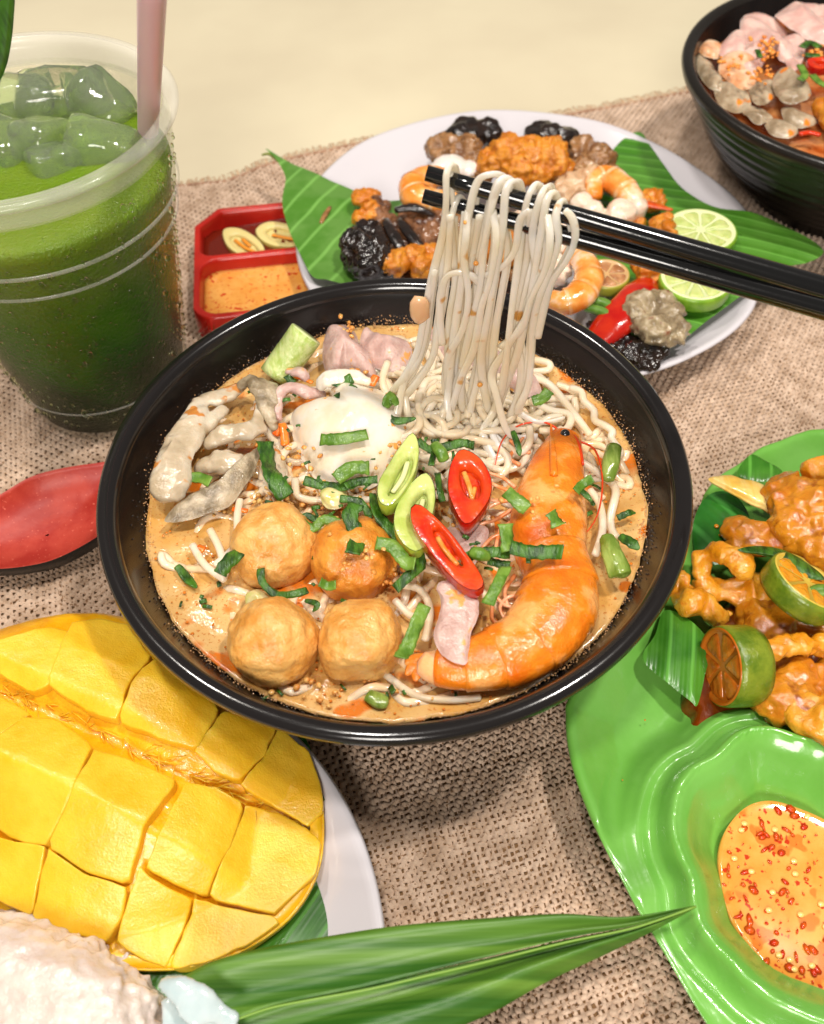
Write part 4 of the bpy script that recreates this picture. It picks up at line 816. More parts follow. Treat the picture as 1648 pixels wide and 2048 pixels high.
solo('spring_onion', pxsweep([(870, 890, .2), (882, 905, .3), (888, 920, .1)], 7.5, [11, 13, 12], .8, n=14), HBL, 'small pale spring onion ring above the round red chilli', 'spring onion')
solo('spring_onion', pxsweep([(945, 1105, .2), (960, 1108, .3), (975, 1112, .1)], 7.6, [14, 15, 12], .8, n=14), M('herb_green_light', None), 'olive spring onion bit left of the herbs crossing on the prawn', 'spring onion')
solo('spring_onion', pxsweep([(735, 1390), (760, 1402), (775, 1405)], 6.05, [14, 18, 12], .5, n=12), SO, 'spring onion piece sunk in the broth at the front rim', 'spring onion')

fk_ = []
for (px, py, sx_, sy_, z, n) in [(700, 950, 60, 40, 7.0, 16), (720, 1060, 60, 50, 7.0, 22), (600, 1020, 60, 20, 6.6, 10), (860, 900, 40, 20, 7.3, 10), (960, 1100, 50, 30, 7.3, 14), (1180, 1000, 30, 90, 6.2, 12), (420, 1150, 60, 60, 6.05, 10), (700, 1390, 80, 14, 6.05, 8), (620, 860, 30, 60, 6.9, 8), (540, 790, 30, 20, 6.7, 6)]:
    for i in range(n):
        c = P(px+random.gauss(0, sx_), py+random.gauss(0, sy_), z); l = random.uniform(.06, .2); a_ = random.uniform(0, 3.1)
        d = np.array([math.cos(a_)*l, math.sin(a_)*l, 0]); fk_.append(strip_box(np.array([c-d, c+[0, 0, .03], c+d]), random.uniform(.03, .08), .018, (random.uniform(-.4, .4), -.3, 1)))
solo('herb_flecks', join(fk_), HB, 'tiny dark green herb flecks sprinkled all over the noodle soup', 'herb flecks', kind='stuff')
# ================================================================== MANGO, RICE AND LEAVES (lower left)
def seedline(x, y):                              # signed distance to the seed line (world), + towards the camera
    a, b = SA, SB; d = (b-a)/np.linalg.norm(b-a); return (x-a[0])*d[1]-(y-a[1])*d[0], (x-a[0])*d[0]+(y-a[1])*d[1]
SA = P(0, 1367, 4.2)[:2]; SB = P(615, 1652, 3.4)[:2]
def zmango(x, y):
    x = np.asarray(x, float); y = np.asarray(y, float)
    s, l = seedline(x, y)
    f = np.where(s > 0, np.interp(s, [0, .5, 2.1, 2.3, 5.2, 7.5], [4.0, 4.2, 4.75, 4.65, 2.7, 1.6]), np.interp(-s, [0, .8, 2.2, 4, 6], [4.1, 4.5, 4.4, 3.7, 2.2]))
    L_ = 9.5
    return np.maximum(f-1.9*np.clip((l-4.5)/5.2, 0, 1.2)**2, 2.1+0*f)
def hitm(px, py, dz=0):
    z = 3.5
    for _ in range(25):
        p = P(px, py, z); z = .5*z+.5*(float(zmango(p[0], p[1]))+dz)
    return P(px, py, z)
MG = M('mango_flesh', C(228, 174, 28), C(236, 190, 52), ns=.7, rough=.34, coat=.22, sss=.45, srad=(1, .6, .15), sscale=.5, bump=.035, bs=2.2, bump2=(.014, 14), ramp=(.35, .65))
MGD = M('mango_inner', C(232, 164, 12), C(240, 182, 26), ns=.9, rough=.3, coat=.3, sss=.4, srad=(1, .5, .1), sscale=.4, bump=.05, bs=3)
MGS = M('mango_skin', C(238, 190, 34), C(234, 180, 26), ns=.5, rough=.3, coat=.2, bump=.01, bs=6)
mg = thing('mango_half', 'ripe yellow mango half scored into cubes, on the white plate at the lower left', 'mango', (-9, -9, .8))
mo = [(-260, 1420), (-150, 1320), (0, 1268), (100, 1240), (200, 1234), (300, 1252), (400, 1310), (500, 1390), (560, 1445), (610, 1492), (640, 1560), (652, 1640), (647, 1720), (620, 1790), (570, 1852), (500, 1898), (420, 1930), (300, 1945), (180, 1930), (60, 1890), (-60, 1850), (-200, 1740), (-280, 1580)]
mw = smooth(np.array([P(a, b, 1.9)[:2] for a, b in mo]), 5, True); mc = mw.mean(0); mw = mc+(mw-mc)*.988
def mz(x, y, r): return np.minimum(zmango(x, y)-.5, 1.6+3.2*np.clip(1-r**3.2, 0, 1)**.5)
v, f = dome(mw, mz, lambda x, y, r: 1.9-1.25*np.clip(1-r**2.5, 0, 1)**.5, 22)
v = v+.05*fbm(v, 1.5, 2, 3)[:, None]*np.array([.3, .3, 1]); part('mango_base', (v, f), MGD, mg)
sk = mc+(mw-mc)*1.0
v, f = ringbody(mw, [(.93, 1.9), (.965, 1.95), (.99, 1.85), (1.0, 1.65), (.99, 1.4), (.93, .95), (.8, .75), (.5, .68), (.02, .66)], mc); part('mango_skin', (v, f), MGS, mg)
cells = [
 [(-60, 1300), (0, 1278), (98, 1252), (140, 1262), (98, 1368), (60, 1385), (0, 1345), (-80, 1330)],
 [(145, 1246), (200, 1236), (250, 1245), (300, 1312), (262, 1352), (236, 1437), (180, 1425), (100, 1372)],
 [(268, 1356), (312, 1316), (340, 1310), (437, 1415), (393, 1497), (320, 1475), (238, 1442)],
 [(447, 1420), (490, 1420), (552, 1455), (528, 1512), (477, 1563), (430, 1540), (388, 1500)],
 [(558, 1452), (612, 1496), (640, 1560), (645, 1620), (615, 1650), (548, 1610), (482, 1572), (530, 1517)],
 [(-80, 1400), (0, 1390), (62, 1428), (40, 1440), (0, 1468), (-90, 1440)],
 [(-100, 1475), (0, 1472), (48, 1437), (110, 1440), (185, 1492), (140, 1590), (90, 1686), (40, 1680), (0, 1658), (-100, 1600)],
 [(190, 1500), (260, 1520), (355, 1562), (320, 1600), (292, 1640), (252, 1766), (170, 1740), (95, 1690), (142, 1592)],
 [(372, 1565), (430, 1578), (486, 1608), (455, 1700), (413, 1792), (370, 1775), (292, 1738), (325, 1650)],
 [(490, 1610), (550, 1622), (612, 1658), (642, 1682), (630, 1750), (548, 1828), (480, 1812), (418, 1793), (458, 1702)],
 [(-80, 1650), (0, 1678), (88, 1692), (75, 1760), (60, 1830), (0, 1802), (-80, 1760)],
 [(96, 1698), (170, 1748), (252, 1774), (245, 1830), (216, 1882), (140, 1868), (64, 1835), (78, 1765)],
 [(280, 1738), (330, 1775), (382, 1796), (365, 1860), (328, 1932), (280, 1915), (232, 1882), (255, 1810)],
 [(390, 1797), (460, 1815), (542, 1832), (560, 1845), (490, 1892), (400, 1928), (336, 1934), (368, 1865)],
]
for ci, c in enumerate(cells):
    w_ = np.array([hitm(a, b)[:2] for a, b in c]); ct = w_.mean(0)
    w_ = resample(smooth(w_, 3, True)*.5+resample(w_, 3*len(w_), True)*.5 if False else resample(w_, 44, True), 44, True)
    w_ = w_+.035*np.stack([vnoise(np.c_[w_*3, w_[:, :1]*0+ci], 3), vnoise(np.c_[w_*3, w_[:, :1]*0+ci], 9)], 1)
    # trim to stay inside the fruit outline
    tilt = RS.uniform(-.07, .07, 2)
    def zf(x, y): return zmango(x, y)+(x-ct[0])*tilt[0]+(y-ct[1])*tilt[1]+.025*fbm(np.stack([x, y, x*0], 1), 1.2, 2, ci)
    w_ = ct+(w_-ct)*1.02; V = []; n = 44; prof = [(0.02, 0), (.1, 0), (.2, 0), (.3, 0), (.4, 0), (.5, 0), (.6, 0), (.7, 0), (.8, 0), (.87, 0), (.95, 0), (.98, -.006), (.994, -.03), (1.0, -.08), (.985, -.5), (.95, -.9), (.90, -1.35)]
    for r, dz in prof:
        q = ct+(w_-ct)*r; V.append(np.c_[q, zf(q[:, 0], q[:, 1])+dz])
    F = [(i*n+j, i*n+(j+1) % n, (i+1)*n+(j+1) % n, (i+1)*n+j) for i in range(len(prof)-1) for j in range(n)]
    F.append(tuple(range(n))[::-1])
    part('mango_cube', (np.concatenate(V), F), MG, mg)
# stringy fibres along the seed line
fl = []
for i in range(80):
    t = random.random(); px = -10+t*600+random.gauss(0, 4); py = 1368+t*272+random.gauss(0, 7)+4
    a0 = hitm(px, py, -.45); d = (SB-SA)/np.linalg.norm(SB-SA); an = random.gauss(0, .5); d = np.array([d[0]*math.cos(an)-d[1]*math.sin(an), d[0]*math.sin(an)+d[1]*math.cos(an)]); l = random.uniform(.4, .9)
    p = [a0, a0+[d[0]*l*.5, d[1]*l*.5, random.uniform(.02, .16)], a0+[d[0]*l, d[1]*l, 0]]
    fl.append(sweep(p, [.012, .022, .01], n=5))
part('seed_fibres', join(fl), MG, mg, kind='stuff')
# banana leaf under the mango
BL = M('banana_leaf', C(40, 96, 18), C(60, 122, 28), ns=.8, rough=.28, spec=.5, coat=.15, stretch=(1, 1, 1), bump=.03, bs=1.2)
def leafmat(name, c1, c2, ang, sc_=1.6, bd=.05):
    mt = M(name, c1, c2, ns=.5, rough=.3, spec=.5, coat=.12); nt = mt.node_tree; N = nt.nodes; L = nt.links
    tc = N.new('ShaderNodeTexCoord'); mp = N.new('ShaderNodeMapping'); mp.inputs['Rotation'].default_value = (0, 0, ang); mp.inputs['Scale'].default_value = (1/S,)*3
    L.new(tc.outputs['Object'], mp.inputs[0]); wv = N.new('ShaderNodeTexWave'); wv.inputs['Scale'].default_value = sc_*.31; wv.inputs['Distortion'].default_value = .35; wv.inputs['Detail Scale'].default_value = .5
    wv2 = N.new('ShaderNodeTexWave'); wv2.inputs['Scale'].default_value = sc_*1.6; wv2.inputs['Distortion'].default_value = .3
    L.new(mp.outputs[0], wv.inputs[0]); L.new(mp.outputs[0], wv2.inputs[0])
    b1 = N.new('ShaderNodeBump'); b1.inputs['Distance'].default_value = bd*S; L.new(wv.outputs[1], b1.inputs['Height'])
    b2 = N.new('ShaderNodeBump'); b2.inputs['Distance'].default_value = bd*.12*S; L.new(wv2.outputs[1], b2.inputs['Height']); L.new(b1.outputs[0], b2.inputs['Normal'])
    L.new(b2.outputs[0], N['Principled BSDF'].inputs['Normal'])
    # pale side veins
    rp = N.new('ShaderNodeValToRGB'); rp.color_ramp.elements[0].position = .9; rp.color_ramp.elements[0].color = (0, 0, 0, 1); rp.color_ramp.elements[1].position = 1; rp.color_ramp.elements[1].color = (.55, .55, .55, 1)
    L.new(wv.outputs[1], rp.inputs[0]); mx = N.new('ShaderNodeMix'); mx.data_type = 'RGBA'; L.new(rp.outputs[0], mx.inputs[0])
    old = N['Principled BSDF'].inputs['Base Color'].links[0].from_socket; L.new(old, mx.inputs[6]); mx.inputs[7].default_value = tuple(min(1, c*1.9+.03) for c in c2[:3])+(1,)
    L.new(mx.outputs[2], N['Principled BSDF'].inputs['Base Color']); return mt
BLM = leafmat('banana_leaf_under_mango', C(36, 88, 16), C(56, 112, 26), .6, 1.2, .02)
solo('banana_leaf', sheet([(-60, 1830), (0, 1830), (80, 1880), (200, 1910), (380, 1900), (500, 1850), (580, 1760), (630, 1700), (660, 1735), (666, 1790), (670, 1860), (600, 1925), (480, 1990), (300, 2040), (100, 2040), (-80, 1980)], wavy(1.15, .10, .5, 3), .07, 12, 6, 1.15), BLM, 'banana leaf under the mango, showing between the fruit and the white plate rim', 'leaf')
solo('banana_leaf', sheet([(596, 1465), (612, 1478), (640, 1545), (650, 1600), (625, 1600), (600, 1560), (585, 1500)], wavy(1.7, .05, .5, 5), .06, 8, 4, 1.7), BLM, 'small tip of banana leaf behind the mango, just under the black bowl', 'leaf')
# sticky rice
RI = M('sticky_rice', C(206, 188, 178), C(216, 202, 192), ns=1.2, rough=.22, coat=.45, sss=.5, srad=(1, .8, .6), sscale=.4, bump=.06, bs=3, bump2=(.02, 10))
ro = [(-200, 1830), (-100, 1815), (0, 1822), (60, 1838), (100, 1848), (150, 1878), (215, 1898), (270, 1940), (330, 2000), (350, 2070), (330, 2160), (200, 2260), (-100, 2260), (-300, 2050)]
rs = thing('sticky_rice', 'glossy mound of white sticky rice in the lower left corner', 'rice', tuple(P(60, 2050, 1)))
rv, rf = pillow(ro, 1.0, 2.6, .3, 30, .5, 2.0, nz=((.9, .12, 2), (2.4, .05, 5), (5, .03, 8)), zref=2.0)

gr = []; V0, F0 = ico(1); top = rv[:len(rv)//2]
for i in range(2600):
    b_ = top[random.randrange(len(top))]; b2_ = top[random.randrange(len(top))]
    q1 = top[min(len(top)-1, random.randrange(len(top)))]; c = b_+RS.uniform(-.2, .2, 3)*[1, 1, .15]; c[2] += random.uniform(-.06, .02)
    q = V0*[.25, .13, .12]@(rotz(random.uniform(0, 3.14))@roty(random.uniform(-.5, .5))).T; gr.append((q+c, F0))
part('rice_mound', remesh([(rv, rf)]+gr, .075, 7, ((3, .02, 3),)), RI, rs)
# pale bluish coconut cream / jelly beside the rice
solo('coconut_cream', remesh([pxsweep([(318, 1965, .3), (360, 1985, .5), (400, 2020, .4), (470, 2050, .2)], 3.7, [10, 30, 44, 22], .3, n=12), pxsweep([(335, 1990), (360, 2060), (420, 2090), (470, 2070)], 3.5, [16, 40, 50, 36], .3)], .08, 4, ((.7, .16, 2),)),
     M('pale_cream', C(186, 202, 204), C(202, 214, 216), ns=.8, rough=.14, coat=.4, sss=.4, trans=.1, sscale=.4, srad=(.7, .9, 1)), 'pale bluish white glossy coconut cream between the rice and the long green leaf', 'cream')
# long folded leaf
PD = M('pandan_leaf', C(58, 112, 18), C(92, 146, 38), ns=.9, rough=.3, spec=.5, coat=.15)
def band(tp, bt, z0, z1, k, nm, lb, folds, mt):
    A_ = smooth(np.array([P(a, b, z0+(z1-z0)*i/(len(tp)-1)) for i, (a, b) in enumerate(tp)]), 8); B_ = smooth(np.array([P(a, b, z0+(z1-z0)*i/(len(bt)-1)) for i, (a, b) in enumerate(bt)]), 8)
    n = len(A_); B_ = resample(B_, n)
    # fibres run along the leaf: long thin strips of slightly different green as fine relief
    v, f = loft(A_, B_, k, .07, zf=folds); return solo(nm, (v, f), mt, lb, 'leaf')
PDM = bpy.data.materials.new('pandan_blade'); PDM.use_nodes = True; nt = PDM.node_tree; N = nt.nodes; L = nt.links; b = N['Principled BSDF']
tc = N.new('ShaderNodeTexCoord'); mp = N.new('ShaderNodeMapping'); L.new(tc.outputs['Object'], mp.inputs[0]); mp.inputs['Rotation'].default_value = (0, 0, -.20); mp.inputs['Scale'].default_value = (.05/S, 2.6/S, 0)
nz = N.new('ShaderNodeTexNoise'); nz.inputs['Scale'].default_value = 1; nz.inputs['Detail'].default_value = 3; L.new(mp.outputs[0], nz.inputs[0])
rp = N.new('ShaderNodeValToRGB'); L.new(nz.outputs[0], rp.inputs[0]); rp.color_ramp.elements[0].position = .35; rp.color_ramp.elements[0].color = C(44, 92, 16); rp.color_ramp.elements[1].position = .68; rp.color_ramp.elements[1].color = C(104, 142, 50)
L.new(rp.outputs[0], b.inputs['Base Color']); b.inputs['Roughness'].default_value = .45
bp = N.new('ShaderNodeBump'); bp.inputs['Distance'].default_value = .06*S; L.new(nz.outputs[0], bp.inputs['Height']); L.new(bp.outputs[0], b.inputs['Normal'])
tp = [(1392, 1811), (1250, 1838), (1120, 1836), (980, 1846), (800, 1862), (650, 1884), (520, 1906), (420, 1932), (345, 1972)]
md_ = [(1392, 1813), (1270, 1855), (1130, 1885), (980, 1922), (860, 1950), (740, 1978), (620, 2000), (540, 2016), (470, 2040)]
bt = [(1392, 1815), (1300, 1866), (1200, 1915), (1090, 1968), (980, 2030), (880, 2070), (780, 2110), (680, 2150), (580, 2190)]
band(tp, md_, 3.6, 3.2, 12, 'pandan_leaf', 'upper blade of the long green leaf across the bottom of the table', lambda s, t: .22*math.sin(t*6.3+.5)*min(1, s*4)+.5*math.sin(3.1*s), PDM)
band(md_, bt, 3.55, 3.0, 12, 'pandan_leaf', 'lower blade of the long green leaf, nearest the bottom edge', lambda s, t: -.30*math.sin(t*7.5)*min(1, s*4)+.5*math.sin(3.1*s), PDM)
solo('leaf_edge', sweep(smooth(np.array([P(a, b, 3.75+.45*math.sin(3.1*i/8)) for i, (a, b) in enumerate(md_)]), 6), .035, .03, n=6), M('leaf_edge', C(120, 156, 60), rough=.4), 'pale yellowish rib running along the long green leaf', 'leaf')
# ================================================================== OVAL PLATE FOOD
BLV = leafmat('banana_leaf_right', C(62, 118, 26), C(80, 130, 44), -1.05, 1.3, .05)
BLL = leafmat('banana_leaf_left', C(72, 122, 36), C(92, 136, 58), .5, .8, .012)
v, f = sheet([(1222, 298), (1275, 262), (1300, 290), (1330, 335), (1372, 385), (1430, 425), (1500, 440), (1560, 465), (1620, 495), (1642, 518), (1610, 540), (1560, 552), (1500, 590), (1420, 640), (1340, 690), (1270, 690), (1230, 640), (1200, 520), (1180, 400)], lambda x, y, r: 1.9+.8*ss(x, 12, 19)+.15*fbm(np.stack([x, y, x*0], 1), .3, 2, 3), .08, 20, 6, 2.3)
solo('banana_leaf', (v, f), BLV, 'banana leaf on the right half of the oval plate, its tip beyond the plate rim', 'leaf')
v, f = sheet([(533, 308), (560, 325), (600, 342), (640, 360), (700, 378), (770, 388), (850, 390), (860, 480), (760, 550), (700, 565), (655, 562), (625, 560), (600, 515), (578, 465), (566, 415), (573, 370), (560, 340)], lambda x, y, r: 2.1+.7*ss(-x, -1, 5)+.18*fbm(np.stack([x, y, x*0], 1), .4, 2, 8), .08, 20, 6, 2.5)
solo('banana_leaf', (v, f), BLL, 'banana leaf on the left side of the oval plate, tip curling past the sauce tray', 'leaf')
solo('leaf_stem_tip', pxsweep([(575, 335, -.1), (555, 318, .1), (538, 308, .2), (524, 310, .1)], 2.6, [7, 5, 3, 2], 1), M('leaf_tip', C(128, 140, 60), rough=.4), 'thin curled stem tip of the left banana leaf', 'leaf tip')


DK = M('black_mushroom', C(20, 14, 12), C(38, 24, 18), ns=1.2, rough=.18, coat=.5, bump=.12, bs=1.8)
BR = M('braised_brown', C(112, 72, 38), C(160, 116, 72), ns=1.0, rough=.22, coat=.5, bump=.12, bs=2, sss=.2, c3=C(70, 36, 18), ramp=(.35, .55))
FRY = M('golden_batter', C(190, 108, 16), C(218, 144, 42), ns=1.1, rough=.32, coat=.3, bump=.12, bs=2.4, bump2=(.04, 8), sss=.2, c3=C(176, 84, 10))
NZF = ((1.0, .20, 3, 'r'), (2.6, .10, 4, 'r'), (7, .03, 6))
NZD = ((.7, .18, 3, 'r'), (2.5, .04, 6))
def lump(lst, mt, nm, lb, cat, z=3.0, vox=.09, nz=NZF, grp=None, k=1.28):
    return folded([PB(a, b, z+dz, r*k, fl, lv=2) for (a, b, dz, r, fl) in lst], vox, nz, mt, nm, lb, cat, grp)
lump([(935, 275, .2, 34, .8), (970, 268, .3, 26, .8), (905, 285, 0, 22, .7)], DK, 'black_mushroom', 'glossy black mushroom at the back left of the oval plate', 'mushroom', nz=NZD, grp='black mushrooms on the oval plate')
lump([(890, 300, .2, 28, .7), (925, 305, .3, 30, .7), (950, 320, .1, 22, .6), (960, 350, 0, 18, .6)], BR, 'braised_mushroom', 'brown braised mushroom in front of the black one at the back left', 'mushroom')
lump([(1090, 275, .3, 32, .8), (1120, 282, .2, 28, .8)], DK, 'black_mushroom', 'shiny black mushroom at the back centre, behind the golden fritter', 'mushroom', nz=NZD, grp='black mushrooms on the oval plate')
lump([(985, 325, .3, 22, .8), (1020, 310, .5, 34, .8), (1060, 315, .5, 32, .8), (1100, 320, .4, 34, .8), (1128, 330, .2, 20, .7), (1040, 340, .3, 26, .7), (1110, 295, .5, 14, .8), (1080, 345, .2, 22, .7)], FRY, 'golden_fritter', 'large golden fried fritter in the middle of the oval plate', 'fritter', 3.4)
lump([(1170, 305, .2, 26, .8), (1195, 320, .2, 28, .7), (1160, 340, .3, 22, .7), (1215, 350, 0, 20, .6)], BR, 'braised_meat', 'brown glazed meat piece to the right of the golden fritter', 'meat', 3)
lump([(1180, 360, .2, 30, .6), (1150, 372, .2, 26, .6), (1130, 385, .2, 22, .6)], M('pale_meat', C(190, 150, 112), C(214, 180, 144), ns=1.2, rough=.25, coat=.4, sss=.3, bump=.08, bs=2), 'pale_meat', 'pale meat strip in front of the brown glazed piece', 'meat', 3)
lump([(870, 345, 0, 20, .6), (900, 335, .1, 30, .5), (935, 338, 0, 22, .5)], M('tofu_white', C(232, 222, 214), rough=.25, coat=.4, sss=.4), 'white_tofu', 'soft white piece behind the tips of the chopsticks', 'tofu', 3.2, nz=((1, .05, 2),))
CP = M('cooked_prawn', C(232, 132, 40), C(240, 170, 90), ns=.8, rough=.2, coat=.45, sss=.35, sscale=.3, ramp=(.4, .55), c3=C(242, 208, 176), bump=.03, bs=3)
def small_prawn(pts, z, lb, tail=None):
    t = thing('small_prawn', lb, 'prawn', tuple(P(pts[len(pts)//2][0], pts[len(pts)//2][1], z-.4)), 'shelled prawns on the oval plate')
    q = smooth(np.array([np.r_[P(a, b, z+dz), r*upx(P(a, b, z))] for a, b, r, dz in pts]), 6); n = len(q)
    rr = q[:, 3]*(1+.06*np.abs(np.sin(np.linspace(0, 6*math.pi, n))))
    part('body', sweep(q[:, :3], rr, rr*.85, n=18), CP, t)
    for k in range(1, 5):
        i = int(n*k/5.5); s = q[i:i+2]; part('joint_band', sweep(s[:, :3], rr[i:i+2]*1.03, rr[i:i+2]*.88, n=18, cap=False), SEGM, t)
    if tail: part('tail', pxsweep(tail, z, [10, 9, 4][:len(tail)], .5), M('prawn_tail', C(206, 90, 20), C(190, 60, 14), ns=2, rough=.3, coat=.3), t)
small_prawn([(900, 352, 14, 0), (862, 355, 26, .2), (832, 372, 32, .3), (835, 395, 30, .3), (870, 402, 26, .2), (910, 400, 20, 0)], 3.3, 'orange prawn at the left, pointing at the chopstick tips')
small_prawn([(1190, 395, 14, 0), (1190, 365, 20, .2), (1215, 355, 26, .3), (1250, 380, 26, .3), (1275, 410, 20, .1)], 3.3, 'orange and white prawn above the upper chopstick', [(1275, 405), (1310, 412), (1345, 420)])
small_prawn([(1140, 505, 20, 0), (1165, 520, 24, .2), (1178, 555, 28, .3), (1160, 590, 30, .3), (1125, 605, 26, .2), (1098, 595, 18, 0)], 3.4, 'largest orange prawn, curled between the hanging noodles and the lower chopstick')
SQ = M('squid_white', C(228, 200, 176), C(236, 218, 200), ns=1.4, rough=.2, coat=.45, sss=.4, bump=.04, bs=3)
lump([(1165, 405, .2, 20, .8), (1185, 418, .2, 18, .8), (1245, 425, .2, 26, .8), (1268, 415, .2, 22, .8), (1225, 440, 0, 20, .6)], SQ, 'squid_piece', 'white squid pieces on the oval plate just behind the upper chopstick', 'squid', 3.1, nz=((1.5, .1, 3),))
lump([(1300, 400, .1, 22, .5), (1255, 450, 0, 26, .5)], FRY, 'batter_crumb', 'golden crumb by the prawn above the upper chopstick', 'fritter', 2.8)
lump([(720, 500, .3, 34, .9), (745, 520, .2, 34, .9), (735, 470, .2, 22, .8), (775, 530, 0, 28, .7)], DK, 'black_mushroom', 'big round black mushroom at the left front of the oval plate', 'mushroom', 3.1, grp='black mushrooms on the oval plate')
for pt, lb in [([(790, 420, .6), (830, 415, .7), (870, 430, .3)], 'upper of the black mushroom strips at the left of the oval plate'), ([(770, 440, .5), (790, 475, .6), (810, 510, .2)], 'grey black mushroom strip beside the big round black mushroom'), ([(800, 440, .4), (825, 475, .5), (850, 500, .2)], 'dark mushroom strip just left of the hanging noodles'), ([(755, 450, .5), (765, 490, .6), (775, 540, .2)], 'steepest dark mushroom strip at the left of the oval plate')]:
    solo('mushroom_strip', pxsweep(pt, 3.2, [9, 13, 8], .5, n=10, noise=.15), DK, lb, 'mushroom', 'mushroom strips on the oval plate')
lump([(760, 420, .4, 22, .7), (775, 450, .3, 20, .6), (800, 500, -.2, 60, .5), (850, 470, -.2, 60, .5), (870, 530, -.3, 60, .5)], M('dark_sauce_meat', C(70, 38, 22), C(140, 96, 66), ns=1.2, rough=.2, coat=.5, bump=.1, bs=2), 'stewed_meat', 'dark saucy meat under the mushroom strips', 'meat', 2.6)
lump([(728, 400, .2, 16, .9), (740, 425, .1, 16, .9), (725, 440, 0, 12, .8), (745, 395, .2, 12, .8)], FRY, 'crispy_piece', 'crisp orange piece at the left edge of the food, on the left banana leaf', 'fritter', 3.0)
lump([(790, 525, .2, 22, .8), (830, 515, .2, 20, .8), (850, 535, 0, 22, .8), (860, 510, .1, 16, .8)], FRY, 'crispy_piece', 'crisp orange pieces just above the rim of the black bowl', 'fritter', 3.2)
# filling behind the noodles
lump([(930, 470, -.2, 60, .4), (1000, 480, -.2, 60, .4), (1060, 520, -.2, 60, .4), (950, 540, -.3, 50, .4), (1090, 440, -.2, 40, .4)], BR, 'stewed_meat', 'brown stewed meat seen between the hanging noodles', 'meat', 2.7)
lump([(1010, 500, .3, 30, .6), (960, 470, .2, 24, .6)], FRY, 'crispy_piece', 'golden piece seen through the hanging noodles', 'fritter', 3.2)
lump([(1320, 450, .2, 12, 1), (1335, 465, .3, 13, 1), (1340, 440, .4, 10, 1)], FRY, 'crispy_piece', 'little orange crisp standing by the upper lime slice', 'fritter', 3.4)
lump([(1280, 530, .1, 16, .8), (1305, 545, .1, 20, .8), (1330, 550, 0, 12, .8)], FRY, 'crispy_piece', 'orange crisp below the lower chopstick, beside the lower lime slice', 'fritter', 3.2)
# lime slices
RIND = M('lime_rind', C(104, 148, 30), C(130, 170, 48), ns=1.5, rough=.3, coat=.2, bump=.02, bs=8); PITH = M('lime_pith', C(220, 224, 170), rough=.4, sss=.3); PULP = M('lime_pulp', C(182, 196, 110), C(204, 212, 142), ns=2, rough=.15, coat=.6, sss=.5, sscale=.3, bump=.05, bs=3)
def lime(px, py, z, rpx, th, lb, rot=None, mats=(RIND, PITH, PULP), nm='lime_slice', grp='lime slices on the oval plate', ns_=9, hollow=False):
    c = P(px, py, z); r = rpx*upx(c); R_ = rot if rot is not None else np.eye(3); t = thing(nm, lb, 'lime', tuple(c-[0, 0, th/2]), grp)
    tf = lambda VF: (np.asarray(VF[0])@R_.T+c, VF[1])
    part('rind', tf(lathe([(r*.93, th/2), (r*.97, th*.5), (r, th*.3), (r, -th*.3), (r*.95, -th/2), (r*.5, -th*.5), (0, -th*.5)], 0, 0, n=48)), mats[0], t)
    part('pith', tf(lathe([(r*.945, th*.49), (r*.93, th*.54), (r*.86, th*.5), (r*.82, th*.42), (0.0, th*.42)], 0, 0, n=48)), mats[1], t)
    for k in range(ns_):
        a0_ = 2*math.pi*k/ns_; w_ = 2*math.pi/ns_; pts = []
        for (rr, aa) in [(.12, .5), (.3, .14), (.6, .08), (.8, .10), (.86, .25), (.87, .5), (.86, .75), (.8, .9), (.6, .92), (.3, .86)]: pts.append((r*rr*.96*math.cos(a0_+aa*w_), r*rr*.96*math.sin(a0_+aa*w_)))
        o_ = smooth(np.array(pts), 3, True); v, f = dome(o_, lambda x, y, q: th*.42+.07*np.clip(1-q**3, 0, 1)**.5+.02*fbm(np.stack([x, y, x*0], 1), 5, 2, k), lambda x, y, q: th*.2+x*0, 5)
        part('pulp_segment', tf((v, f)), mats[2], t)
    return t
lime(1400, 466, 3.2, 72, .45, 'lime slice lying above the chopsticks on the right banana leaf')
lime(1388, 568, 3.1, 72, .8, 'thicker lime slice below the chopsticks near the plate rim')
BRL = (M('brown_lime_rind', C(150, 150, 50), rough=.3, coat=.2), M('brown_lime_pith', C(200, 160, 110), rough=.3, sss=.3, coat=.4), M('brown_lime_pulp', C(150, 96, 56), C(190, 140, 96), ns=1.5, rough=.15, coat=.6, sss=.3, bump=.08, bs=2))
lime(1212, 556, 3.1, 46, .6, 'sauce-soaked brown lime slice between the largest prawn and the red pepper', mats=BRL, ns_=6)
solo('red_pepper', pxsweep([(1190, 690), (1215, 660, .1), (1250, 625, .3), (1280, 590, .3), (1296, 562, .1)], 2.9, [24, 36, 40, 38, 20], .5, n=20, noise=.05), M('red_pepper', C(172, 16, 8), C(190, 40, 14), ns=.8, rough=.14, coat=.6, bump=.03, bs=1.5), 'glossy red pepper strip at the front right of the oval plate', 'pepper')
for pt, lb in [([(1175, 600), (1205, 605), (1232, 618)], 'upper green bean beside the red pepper'), ([(1170, 615), (1200, 622), (1228, 636)], 'lower green bean beside the red pepper')]: solo('green_bean', pxsweep(pt, 3.3, [9, 11, 8], .9, n=10), M('green_bean', C(80, 120, 40), C(104, 140, 60), ns=2, rough=.2, coat=.4), lb, 'green bean')
GM = M('grey_seafood', C(118, 100, 76), C(170, 152, 120), ns=1.0, rough=.2, coat=.5, bump=.12, bs=2, c3=C(110, 50, 20), ramp=(.35, .6), sss=.15)
